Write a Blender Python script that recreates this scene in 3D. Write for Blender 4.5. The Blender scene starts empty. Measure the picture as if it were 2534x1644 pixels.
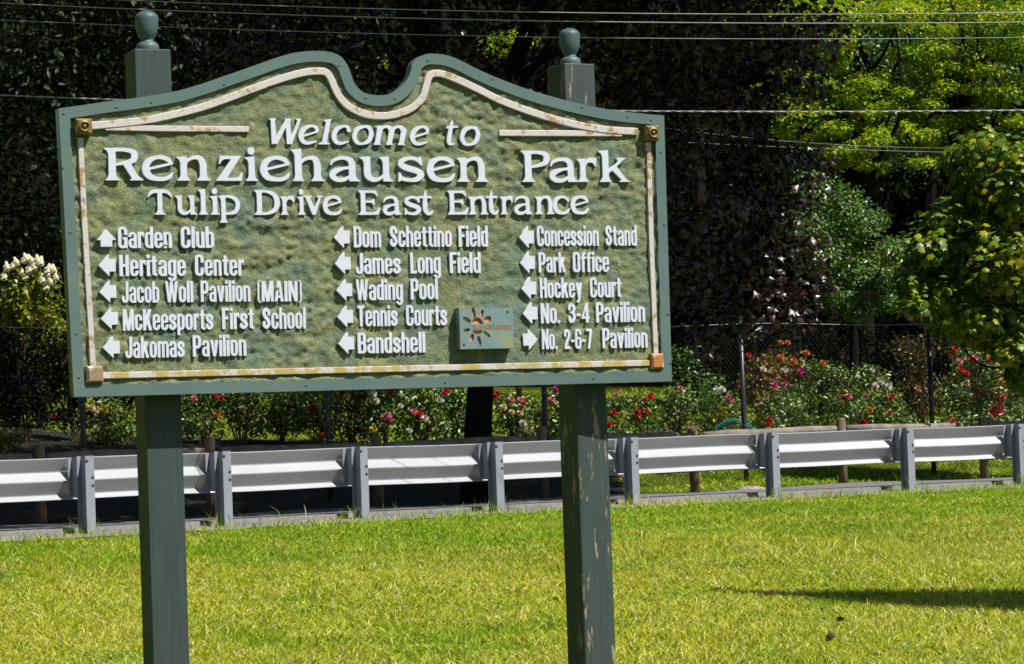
import bpy, math, random
import numpy as np
from mathutils import Vector, Matrix
random.seed(7); RNG = np.random.default_rng(11)
SC = bpy.context.scene; COL = SC.collection

# ------------------------------------------------------------------ camera, sky, sun, exposure
FPX, PW, PH = 7391.0, 2534.0, 1644.0            # 105 mm lens on a 36 mm wide frame
PITCH, ROLL, CAMZ = 0.03779, 0.03526, 1.6
F = np.array([0, math.cos(PITCH), math.sin(PITCH)]); R0 = np.array([1., 0, 0]); U0 = np.array([0, -math.sin(PITCH), math.cos(PITCH)])
CU = math.cos(ROLL)*U0 + math.sin(ROLL)*R0; CR = math.cos(ROLL)*R0 - math.sin(ROLL)*U0
cam = bpy.data.cameras.new('camera'); camo = bpy.data.objects.new('camera', cam); COL.objects.link(camo)
cam.sensor_width = 36; cam.lens = 36*FPX/PW; cam.clip_end = 2000; cam.clip_start = 0.1
cam.dof.use_dof = True; cam.dof.focus_distance = 23.0; cam.dof.aperture_fstop = 20
M = Matrix.Identity(4)
for i in range(3):
    M[i][0], M[i][1], M[i][2] = CR[i], CU[i], -F[i]
M[2][3] = CAMZ
camo.matrix_world = M; SC.camera = camo

SUN = np.array([0.499, -0.313, 0.809]); SUN = SUN/np.linalg.norm(SUN)
w = bpy.data.worlds.new('World'); SC.world = w; w.use_nodes = True
nt = w.node_tree; sky = nt.nodes.new('ShaderNodeTexSky'); sky.sky_type = 'NISHITA'; sky.sun_disc = False
sky.sun_elevation = math.asin(SUN[2]); sky.sun_rotation = math.atan2(SUN[0], SUN[1])
bg = nt.nodes['Background']; nt.links.new(sky.outputs[0], bg.inputs[0]); bg.inputs[1].default_value = 0.05
sl = bpy.data.lights.new('sun', 'SUN'); sl.energy = 5.0; sl.angle = math.radians(0.5); sl.color = (1, .95, .87)
so = bpy.data.objects.new('sun', sl); COL.objects.link(so); so.rotation_euler = Vector(SUN).to_track_quat('Z', 'Y').to_euler()
so.location = (6, 4, 20)
SC.view_settings.view_transform = 'Standard'; SC.view_settings.look = 'None'
SC.view_settings.exposure = 0.42; SC.view_settings.gamma = 1
SC.render.engine = 'CYCLES'; SC.cycles.max_bounces = 5; SC.cycles.transparent_max_bounces = 4
SC.cycles.diffuse_bounces = 1; SC.cycles.glossy_bounces = 2; SC.cycles.sample_clamp_indirect = 4

# ------------------------------------------------------------------ helpers
def tag(o, label=None, cat=None, group=None, kind=None):
    if label: o['label'] = label
    if cat: o['category'] = cat
    if group: o['group'] = group
    if kind: o['kind'] = kind
    return o
def empty(name, loc=(0, 0, 0), rz=0):
    o = bpy.data.objects.new(name, None); COL.objects.link(o); o.location = loc; o.rotation_euler = (0, 0, rz); o.empty_display_size = .2
    return o
def link(name, me, mat=None, parent=None):
    o = bpy.data.objects.new(name, me); COL.objects.link(o)
    if mat is not None and not me.materials: me.materials.append(mat)
    if parent is not None: o.parent = parent
    return o
def mesh(name, v, f, mat=None, parent=None, smooth=False):
    me = bpy.data.meshes.new(name); me.from_pydata([tuple(map(float, p)) for p in v], [], [tuple(map(int, q)) for q in f])
    if smooth: me.polygons.foreach_set('use_smooth', [True]*len(me.polygons))
    me.update(); return link(name, me, mat, parent)
def npmesh(name, V, T, mat=None, parent=None, n=3, smooth=False):
    """numpy mesh, all faces with n corners"""
    me = bpy.data.meshes.new(name); nv, nf = len(V), len(T)
    me.vertices.add(nv); me.vertices.foreach_set('co', np.ascontiguousarray(V, dtype=np.float32).ravel())
    me.loops.add(nf*n); me.loops.foreach_set('vertex_index', np.ascontiguousarray(T, dtype=np.int32).ravel())
    me.polygons.add(nf); me.polygons.foreach_set('loop_start', np.arange(0, nf*n, n, dtype=np.int32))
    if smooth: me.polygons.foreach_set('use_smooth', np.ones(nf, dtype=bool))
    me.update(calc_edges=True); return link(name, me, mat, parent)
class MB:
    def __init__(s): s.v = []; s.f = []
    def add(s, v, f):
        b = len(s.v); s.v += [tuple(p) for p in v]; s.f += [tuple(b+i for i in q) for q in f]; return s
    def box(s, x0, x1, y0, y1, z0, z1):
        return s.add([(x, y, z) for z in (z0, z1) for (x, y) in ((x0, y0), (x1, y0), (x1, y1), (x0, y1))],
                     [(3, 2, 1, 0), (4, 5, 6, 7), (0, 1, 5, 4), (1, 2, 6, 5), (2, 3, 7, 6), (3, 0, 4, 7)])
    def tube(s, pts, rad, n=8, cap=True, jit=0):
        pts = [np.array(p, float) for p in pts]; rad = rad if hasattr(rad, '__len__') else [rad]*len(pts)
        V = []; 
        for i, p in enumerate(pts):
            d = pts[min(i+1, len(pts)-1)] - pts[max(i-1, 0)]; d = d/np.linalg.norm(d)
            a = np.cross(d, (0, 0, 1.)) if abs(d[2]) < .95 else np.cross(d, (1., 0, 0)); a /= np.linalg.norm(a); b = np.cross(d, a)
            for k in range(n):
                t = 2*math.pi*k/n; r = rad[i]*(1+jit*random.uniform(-1, 1)); V.append(p + r*(math.cos(t)*a + math.sin(t)*b))
        Fc = [(i*n+k, i*n+(k+1) % n, (i+1)*n+(k+1) % n, (i+1)*n+k) for i in range(len(pts)-1) for k in range(n)]
        if cap: Fc += [tuple(range(n))[::-1], tuple((len(pts)-1)*n+k for k in range(n))]
        return s.add(V, Fc)
    def lathe(s, prof, n=24, o=(0, 0, 0)):
        V = [(o[0]+r*math.cos(2*math.pi*k/n), o[1]+r*math.sin(2*math.pi*k/n), o[2]+z) for r, z in prof for k in range(n)]
        Fc = [(i*n+k, i*n+(k+1) % n, (i+1)*n+(k+1) % n, (i+1)*n+k) for i in range(len(prof)-1) for k in range(n)]
        Fc += [tuple(range(n))[::-1], tuple((len(prof)-1)*n+k for k in range(n))]
        return s.add(V, Fc)
    def build(s, name, mat, parent=None, smooth=False): return mesh(name, s.v, s.f, mat, parent, smooth)
def catmull(P, k=6, closed=False):
    P = np.array(P, float); n = len(P); out = []
    for i in range(n if closed else n-1):
        g = lambda j: P[j % n] if closed else P[min(max(j, 0), n-1)]
        a, b, c, d = g(i-1), g(i), g(i+1), g(i+2)
        for t in np.arange(k)/k:
            out.append(.5*((2*b)+(-a+c)*t+(2*a-5*b+4*c-d)*t*t+(-a+3*b-3*c+d)*t**3))
    if not closed: out.append(P[-1])
    return np.array(out)

# ---- materials
def new_mat(name):
    m = bpy.data.materials.new(name); m.use_nodes = True; nt = m.node_tree; b = nt.nodes['Principled BSDF']; return m, nt, b
def N(nt, t, **kw):
    n = nt.nodes.new(t)
    for k, v in kw.items():
        if k in n.inputs: n.inputs[k].default_value = v
        else: setattr(n, k, v)
    return n
def ramp(nt, fac, stops, interp='LINEAR'):
    r = nt.nodes.new('ShaderNodeValToRGB'); r.color_ramp.interpolation = interp; e = r.color_ramp.elements
    while len(e) > 1: e.remove(e[0])
    e[0].position, e[0].color = stops[0][0], (*stops[0][1], 1)
    for p, c in stops[1:]:
        q = e.new(p); q.color = (*c, 1)
    nt.links.new(fac, r.inputs[0]); return r
def coords(nt, scale=(1, 1, 1), kind='Object'):
    tc = N(nt, 'ShaderNodeTexCoord'); mp = N(nt, 'ShaderNodeMapping'); mp.inputs['Scale'].default_value = scale
    nt.links.new(tc.outputs[kind], mp.inputs['Vector']); return mp.outputs[0]
def noise(nt, vec, scale, detail=5, rough=.55):
    n = N(nt, 'ShaderNodeTexNoise'); n.inputs['Scale'].default_value = scale; n.inputs['Detail'].default_value = detail; n.inputs['Roughness'].default_value = rough
    nt.links.new(vec, n.inputs['Vector']); return n.outputs['Fac']
def mixc(nt, fac, a, b):
    m = N(nt, 'ShaderNodeMix', data_type='RGBA'); nt.links.new(fac, m.inputs[0])
    for s, i in ((a, 6), (b, 7)):
        if isinstance(s, tuple): m.inputs[i].default_value = (*s, 1)
        else: nt.links.new(s, m.inputs[i])
    return m.outputs[2]
def bump(nt, b, h, strength=.4, dist=.01):
    n = N(nt, 'ShaderNodeBump'); n.inputs['Strength'].default_value = strength; n.inputs['Distance'].default_value = dist
    nt.links.new(h, n.inputs['Height']); nt.links.new(n.outputs[0], b.inputs['Normal'])
def noisy(name, stops, scale, rough=.6, vec=(1, 1, 1), bs=.3, bd=.004, metal=0, detail=6, bscale=None, kind='Object', spec=.5):
    m, nt, b = new_mat(name); v = coords(nt, vec, kind); f = noise(nt, v, scale, detail)
    nt.links.new(ramp(nt, f, stops).outputs[0], b.inputs['Base Color']); b.inputs['Roughness'].default_value = rough; b.inputs['Metallic'].default_value = metal
    b.inputs['Specular IOR Level'].default_value = spec
    if bs: bump(nt, b, noise(nt, v, bscale or scale*3, 4), bs, bd)
    return m
def leafmat(name, stops, rough=.45, transl=.3, spec=.5, patch=None):
    m, nt, b = new_mat(name); g = N(nt, 'ShaderNodeNewGeometry')
    c = ramp(nt, g.outputs['Random Per Island'], stops).outputs[0]
    if patch:                       # slow colour drift through the plant
        v = coords(nt); f = ramp(nt, noise(nt, v, patch[0], 2), [(patch[1], (0, 0, 0)), (patch[2], (1, 1, 1))]).outputs[0]
        c = mixc(nt, f, c, patch[3])
    nt.links.new(c, b.inputs['Base Color']); b.inputs['Roughness'].default_value = rough; b.inputs['Specular IOR Level'].default_value = spec
    if transl:
        t = N(nt, 'ShaderNodeBsdfTranslucent'); nt.links.new(c, t.inputs[0]); mx = N(nt, 'ShaderNodeMixShader'); mx.inputs[0].default_value = transl
        nt.links.new(b.outputs[0], mx.inputs[1]); nt.links.new(t.outputs[0], mx.inputs[2]); nt.links.new(mx.outputs[0], nt.nodes['Material Output'].inputs[0])
    return m

# ---- places
_DX = np.polyfit([-4.28, -2.93, -1.65, -.23, 1.3, 2.97, 4.72], [29.1, 30.25, 31.4, 32.6, 33.8, 34.95, 36.1], 2)
def D(x):                                   # centre line of the guardrail
    x = np.asarray(x, float); xc = np.clip(x, -8, 8); s = np.polyval(np.polyder(_DX), xc)
    return np.polyval(_DX, xc) + s*(x-xc)
def G(x, y):                                # height of the ground
    x = np.asarray(x, float); y = np.asarray(y, float); t = y - D(x)
    z = np.where(t < 0, .875 + .029*np.maximum(t, -60), .875)
    z = z + np.where(t > 4, .085*(np.minimum(t, 26)-4), 0)
    z = z + np.where(t > 34, .55*(np.minimum(t, 90)-34), 0) + .02*np.sin(x*1.3+y*.7)*np.clip((np.abs(t)-1)/3, 0, 1)
    return z
def tdir(x):                                # unit tangent of the road, towards the right
    s = float(D(x+.01)-D(x-.01))/.02; v = np.array([1, s, 0]); return v/np.linalg.norm(v)
def ray(px, py): return F + CR*(px-PW/2)/FPX - CU*(py-PH/2)/FPX
def at(px, py, d):
    q = ray(px, py); q = q*(d/q[1]); return np.array([q[0], q[1], q[2]+CAMZ])
def on_line(px, py, off):                   # where that column meets a line parallel to the guardrail
    d = 33.
    for _ in range(20): d = float(D(at(px, py, d)[0]))+off
    return at(px, py, d)

# ------------------------------------------------------------------ lettering: outlines drawn as shapes, traced, extruded
class Gl:
    def __init__(s, x0, x1, y0, y1, n=.0125):
        s.n = n; s.xs = np.arange(x0, x1+n, n); s.ys = np.arange(y0, y1+n, n); s.X, s.Y = np.meshgrid(s.xs, s.ys); s.d = np.full(s.X.shape, 9.)
    def _rr(s, x0, x1, y0, y1, r):
        r = min(r, (x1-x0)/2, (y1-y0)/2); qx = np.abs(s.X-(x0+x1)/2)-(x1-x0)/2+r; qy = np.abs(s.Y-(y0+y1)/2)-(y1-y0)/2+r
        return np.minimum(np.maximum(qx, qy), 0)+np.hypot(np.maximum(qx, 0), np.maximum(qy, 0))-r
    def _poly(s, P):
        P = np.array(P, float); d = np.full(s.X.shape, 9.); ins = np.zeros(s.X.shape, bool)
        for i in range(len(P)):
            a, b = P[i], P[(i+1) % len(P)]; e = b-a; t = np.clip(((s.X-a[0])*e[0]+(s.Y-a[1])*e[1])/(e@e+1e-12), 0, 1)
            d = np.minimum(d, np.hypot(s.X-a[0]-t*e[0], s.Y-a[1]-t*e[1]))
            c = (a[1] > s.Y) != (b[1] > s.Y)
            ins ^= c & (s.X < (b[0]-a[0])*(s.Y-a[1])/((b[1]-a[1]) if b[1] != a[1] else 1e-9)+a[0])
        return np.where(ins, -d, d)
    def _st(s, P, smooth=True):
        P = np.array(P, float); P = catmull(P, 6) if smooth and len(P) > 2 else P; d = np.full(s.X.shape, 9.)
        for a, b in zip(P[:-1], P[1:]):
            e = b[:2]-a[:2]; t = np.clip(((s.X-a[0])*e[0]+(s.Y-a[1])*e[1])/(e@e+1e-12), 0, 1)
            d = np.minimum(d, np.hypot(s.X-a[0]-t*e[0], s.Y-a[1]-t*e[1])-(a[2]+t*(b[2]-a[2])))
        return d
    def put(s, f): s.d = np.minimum(s.d, f); return s
    def cut(s, f): s.d = np.maximum(s.d, -f); return s
    def R(s, x0, x1, y0, y1, r=.012): return s.put(s._rr(x0, x1, y0, y1, r))
    def CR(s, x0, x1, y0, y1, r=.0): return s.cut(s._rr(x0, x1, y0, y1, r))
    def ring(s, x0, x1, y0, y1, sx=.155, sy=.12, r=.2, ri=.06, keep=None):
        f = np.maximum(s._rr(x0, x1, y0, y1, r), -s._rr(x0+sx, x1-sx, y0+sy, y1-sy, ri))
        if keep: f = np.maximum(f, s._rr(*keep, 0))
        return s.put(f)
    def P(s, *p): return s.put(s._poly(p))
    def S(s, *p, smooth=True): return s.put(s._st(p, smooth))
    def stem(s, x, y0, y1, w=.2, bl=.09, br=.09, tl=0, tr=0, h=.05, tilt=0):
        """upright with flared feet; tl / tr flare the top, tilt drops its left side"""
        a, b = x-w/2, x+w/2; P = []
        P += [(a-bl, y0), (b+br, y0), (b+br, y0+h*.6), (b+br*.35, y0+h*1.6), (b, y0+h*3.4)] if br or bl else [(a, y0), (b, y0)]
        P += [(b, y1-h*3.4), (b+tr*.35, y1-h*1.6), (b+tr, y1-h*.6), (b+tr, y1)] if tr else [(b, y1)]
        P += [(a-tl, y1-tilt), (a-tl, y1-h*.6-tilt), (a-tl*.35, y1-h*1.6-tilt*.8), (a, y1-h*3.4-tilt)] if tl else [(a, y1)]
        P += [(a, y0+h*3.4), (a-bl*.35, y0+h*1.6), (a-bl, y0+h*.6)] if bl or br else []
        return s.put(s._poly(P))
    def trace(s):
        d = np.pad(s.d, 1, constant_values=1.); xs = np.concatenate([[s.xs[0]-s.n], s.xs, [s.xs[-1]+s.n]]); ys = np.concatenate([[s.ys[0]-s.n], s.ys, [s.ys[-1]+s.n]])
        d = np.where(d == 0, 1e-9, d); b = d < 0; code = b[:-1, :-1]*1+b[:-1, 1:]*2+b[1:, 1:]*4+b[1:, :-1]*8
        T = {1: [(3, 0)], 2: [(0, 1)], 3: [(3, 1)], 4: [(1, 2)], 5: [(3, 2), (1, 0)], 6: [(0, 2)], 7: [(3, 2)], 8: [(2, 3)], 9: [(2, 0)], 10: [(2, 1), (0, 3)], 11: [(2, 1)], 12: [(1, 3)], 13: [(1, 0)], 14: [(0, 3)]}
        nxt = {}; pos = {}
        for j, i in zip(*np.nonzero((code > 0) & (code < 15))):
            K = {0: ('h', j, i), 1: ('v', j, i+1), 2: ('h', j+1, i), 3: ('v', j, i)}
            for a, c in T[int(code[j, i])]: nxt[K[a]] = K[c]
        def pt(k):
            t, j, i = k
            if t == 'h': u = d[j, i]/(d[j, i]-d[j, i+1]); return (xs[i]+u*s.n, ys[j])
            u = d[j, i]/(d[j, i]-d[j+1, i]); return (xs[i], ys[j]+u*s.n)
        loops = []
        while nxt:
            k0 = next(iter(nxt)); k = k0; L = []
            while k in nxt: L.append(pt(k)); k = nxt.pop(k)
            if len(L) > 8: loops.append(simplify(np.array(L), .0035))
        return loops
def simplify(P, eps):
    def rdp(a, b):
        if b-a < 2: return []
        e = P[b]-P[a]; q = P[a+1:b]-P[a]; L = np.hypot(*e)
        dd = np.abs(e[0]*q[:, 1]-e[1]*q[:, 0])/L if L > 1e-9 else np.hypot(q[:, 0], q[:, 1])
        i = int(np.argmax(dd))
        return rdp(a, a+1+i)+[a+1+i]+rdp(a+1+i, b) if dd[i] > eps else []
    n = len(P); h = int(np.argmax(np.hypot(*(P-P[0]).T)))
    P2 = np.vstack([P, P[:1]]); PP = P; P = P2
    idx = [0]+rdp(0, h)+[h]+rdp(h, n); return P[idx]
def fill(name, loops, depth, bevel=0.0):
    """closed 2-D outlines (holes by even-odd) -> mesh in XY, thickness depth centred on z=0"""
    cu = bpy.data.curves.new(name, 'CURVE'); cu.dimensions = '2D'; cu.fill_mode = 'BOTH'; cu.extrude = depth/2-bevel; cu.bevel_depth = bevel; cu.bevel_resolution = 0; cu.offset = -bevel
    for L in loops:
        sp = cu.splines.new('POLY'); sp.points.add(len(L)-1); sp.use_cyclic_u = True
        sp.points.foreach_set('co', np.column_stack([L, np.zeros(len(L)), np.ones(len(L))]).astype(np.float32).ravel())
    o = bpy.data.objects.new(name, cu); COL.objects.link(o); dg = bpy.context.evaluated_depsgraph_get()
    me = bpy.data.meshes.new_from_object(o.evaluated_get(dg)); bpy.data.objects.remove(o); bpy.data.curves.remove(cu); me.name = name; me.materials.clear(); return me

XH, SW = .76, .155
def small(c):
    w = .41; L = [(c)]
    g = Gl(-.03, .98, -.28, 1.06)
    o = lambda x0=0, x1=.41, y0=0, y1=XH, **k: g.ring(x0, x1, y0, y1, SW, .11, **k)
    if c == 'o': o()
    elif c == 'a': g.ring(0, .41, .2, XH, SW, .11, keep=(-1, 1, .53, 1)); g.R(.255, .41, 0, .6); g.ring(0, .41, 0, .46, SW, .1); g.R(.35, .41, 0, .3)
    elif c == 'b': g.R(0, SW, 0, 1); o(); g.R(0, SW, 0, .4)
    elif c == 'c': o(); g.CR(.2, .5, .3, .47)
    elif c == 'd': g.R(.255, .41, 0, 1); o(); g.R(.255, .41, 0, .4)
    elif c == 'e': o(); g.CR(.2, .5, .26, .355); g.R(.1, .40, .355, .44, 0)
    elif c == 'f': g.R(.06, .215, 0, .8); g.ring(.06, .5, .4, 1, SW, .12, keep=(-1, .3, .7, 2)); g.R(0, .3, .66, .76); w = .3
    elif c == 'g': o(); g.R(.255, .41, -.02, XH); g.ring(0, .41, -.24, .3, SW, .1, keep=(-1, 1, -1, -.06)); g.R(.255, .41, -.1, .2)
    elif c == 'h': g.R(0, SW, 0, 1); g.ring(0, .41, -.5, XH, SW, .11, keep=(-1, 1, 0, 2))
    elif c == 'i': g.R(0, SW, 0, XH); g.R(0, SW, .84, 1); w = SW
    elif c == 'k': g.R(0, SW, 0, 1); g.P((.12, .3), (.27, XH), (.43, XH), (.2, .25)); g.P((.17, .42), (.3, .5), (.45, 0), (.28, 0)); w = .44
    elif c == 'l': g.R(0, SW, 0, 1); w = SW
    elif c == 'm': g.R(0, SW, 0, XH); g.ring(0, .39, -.5, XH, .15, .11, keep=(-1, 1, 0, 2)); g.ring(.24, .63, -.5, XH, .15, .11, keep=(-1, 1, 0, 2)); w = .63
    elif c == 'n': g.R(0, SW, 0, XH); g.ring(0, .41, -.5, XH, SW, .11, keep=(-1, 1, 0, 2))
    elif c == 'p': o(); g.R(0, SW, -.24, XH)
    elif c == 'r': g.R(0, SW, 0, XH); g.ring(0, .42, .1, XH+.01, SW, .17, keep=(.1, .3, .5, 2)); w = .3
    elif c == 's': g.S((.325, .53, .075), (.33, .61, .078), (.2, .69, .07), (.08, .6, .08), (.12, .46, .085), (.28, .33, .085), (.33, .18, .08), (.2, .07, .07), (.075, .14, .078), (.075, .22, .075)); w = .41
    elif c == 't': g.R(.07, .225, .06, .95); g.R(0, .31, .66, .76); g.ring(.07, .5, 0, .5, SW, .11, keep=(-1, .31, -1, .2)); w = .31
    elif c == 'u': g.R(.255, .41, 0, XH); g.ring(0, .41, 0, 1.4, SW, .11, keep=(-1, 1, -1, XH))
    elif c == 'v': g.P((0, XH), (.155, XH), (.215, .25), (.275, XH), (.43, XH), (.29, 0), (.14, 0)); w = .43
    elif c == 'w': g.P((0, XH), (.14, XH), (.19, .25), (.25, XH), (.38, XH), (.44, .25), (.49, XH), (.63, XH), (.52, 0), (.38, 0), (.315, .4), (.25, 0), (.11, 0)); w = .63
    elif c == 'y': g.P((0, XH), (.155, XH), (.22, .25), (.275, XH), (.43, XH), (.28, -.1), (.2, -.24), (.05, -.24), (.05, -.13), (.14, -.1), (.15, 0)); w = .43
    elif c == 'A': g.P((0, 0), (.15, 1), (.33, 1), (.48, 0), (.32, 0), (.24, .75), (.16, 0)); g.R(.1, .38, .17, .29); w = .48
    elif c == 'B': g.R(0, .17, 0, 1); g.ring(0, .45, 0, .56, .16, .11, r=.17); g.ring(0, .44, .45, 1, .16, .11, r=.17); w = .45
    elif c == 'C': g.ring(0, .45, 0, 1, .16, .12); g.CR(.2, .6, .38, .62); w = .45
    elif c == 'D': g.R(0, .16, 0, 1); g.ring(0, .46, 0, 1, .16, .12); g.R(0, .2, 0, .11); g.R(0, .2, .89, 1); w = .46
    elif c == 'F': g.R(0, .17, 0, 1); g.R(0, .38, .87, 1); g.R(0, .34, .46, .59); w = .38
    elif c == 'G': g.ring(0, .46, 0, 1, .16, .12); g.CR(.2, .6, .5, .62); g.R(.24, .46, .4, .51); g.R(.36, .46, 0, .5); w = .46
    elif c == 'H': g.R(0, .165, 0, 1); g.R(.295, .46, 0, 1); g.R(.1, .4, .44, .57); w = .46
    elif c == 'I': g.R(0, .165, 0, 1); w = .165
    elif c == 'J': g.R(.24, .4, .2, 1); g.ring(0, .4, 0, .6, .16, .12, keep=(-1, 1, -1, .3)); g.R(0, .14, .2, .32); w = .4
    elif c == 'K': g.R(0, .165, 0, 1); g.P((.13, .3), (.31, 1), (.48, 1), (.2, .2)); g.P((.18, .5), (.3, .62), (.5, 0), (.32, 0)); w = .49
    elif c == 'L': g.R(0, .165, 0, 1); g.R(0, .37, 0, .13); w = .37
    elif c == 'M': g.R(0, .145, 0, 1); g.R(.475, .62, 0, 1); g.P((0, 1), (.2, 1), (.31, .4), (.42, 1), (.62, 1), (.39, 0), (.23, 0)); w = .62
    elif c == 'N': g.R(0, .15, 0, 1); g.R(.34, .49, 0, 1); g.P((0, 1), (.17, 1), (.49, 0), (.32, 0)); w = .49
    elif c == 'O': g.ring(0, .46, 0, 1, .16, .12); w = .46
    elif c == 'P': g.R(0, .165, 0, 1); g.ring(0, .45, .38, 1, .16, .12); w = .45
    elif c == 'S': g.S((.36, .7, .08), (.36, .8, .082), (.22, .92, .075), (.085, .8, .085), (.12, .62, .09), (.3, .42, .09), (.36, .24, .085), (.22, .08, .075), (.085, .18, .082), (.085, .3, .08)); w = .45
    elif c == 'T': g.R(.13, .3, 0, 1); g.R(0, .43, .87, 1); w = .43
    elif c == 'W': g.P((0, 1), (.155, 1), (.21, .35), (.28, 1), (.42, 1), (.49, .35), (.545, 1), (.7, 1), (.57, 0), (.41, 0), (.35, .5), (.29, 0), (.13, 0)); w = .7
    elif c == '2': g.S((.08, .68, .075), (.09, .85, .08), (.22, .92, .072), (.35, .8, .08), (.32, .6, .08), (.15, .3, .08), (.1, .08, .075)); g.R(.02, .43, 0, .13); w = .43
    elif c == '3': g.S((.08, .7, .075), (.1, .86, .078), (.22, .92, .072), (.34, .78, .08), (.3, .58, .07), (.18, .53, .06)); g.S((.18, .53, .06), (.3, .48, .07), (.35, .27, .08), (.22, .08, .072), (.1, .14, .078), (.08, .3, .075)); w = .43
    elif c == '4': g.R(.24, .39, 0, 1); g.R(0, .46, .2, .32); g.P((0, .3), (.24, 1), (.3, 1), (.3, .85), (.12, .3)); w = .46
    elif c == '6': g.ring(0, .44, 0, .6, .15, .11); g.ring(0, .44, 0, 1, .155, .12, keep=(-1, .22, -1, 2)); g.ring(0, .44, 0, 1, .155, .12, keep=(.2, .6, .72, 2)); w = .44
    elif c == '7': g.R(0, .42, .87, 1); g.P((.27, 1), (.42, .9), (.25, 0), (.09, 0)); w = .42
    elif c == '.': g.R(0, .15, 0, .15); w = .15
    elif c == '-': g.R(0, .24, .34, .47); w = .24
    elif c == '(': g.ring(0, .5, -.08, 1.06, .09, .07, keep=(-1, .17, -1, 2)); w = .17
    elif c == ')': g.ring(-.33, .17, -.08, 1.06, .09, .07, keep=(0, 1, -1, 2)); w = .17
    return g.trace(), w

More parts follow.
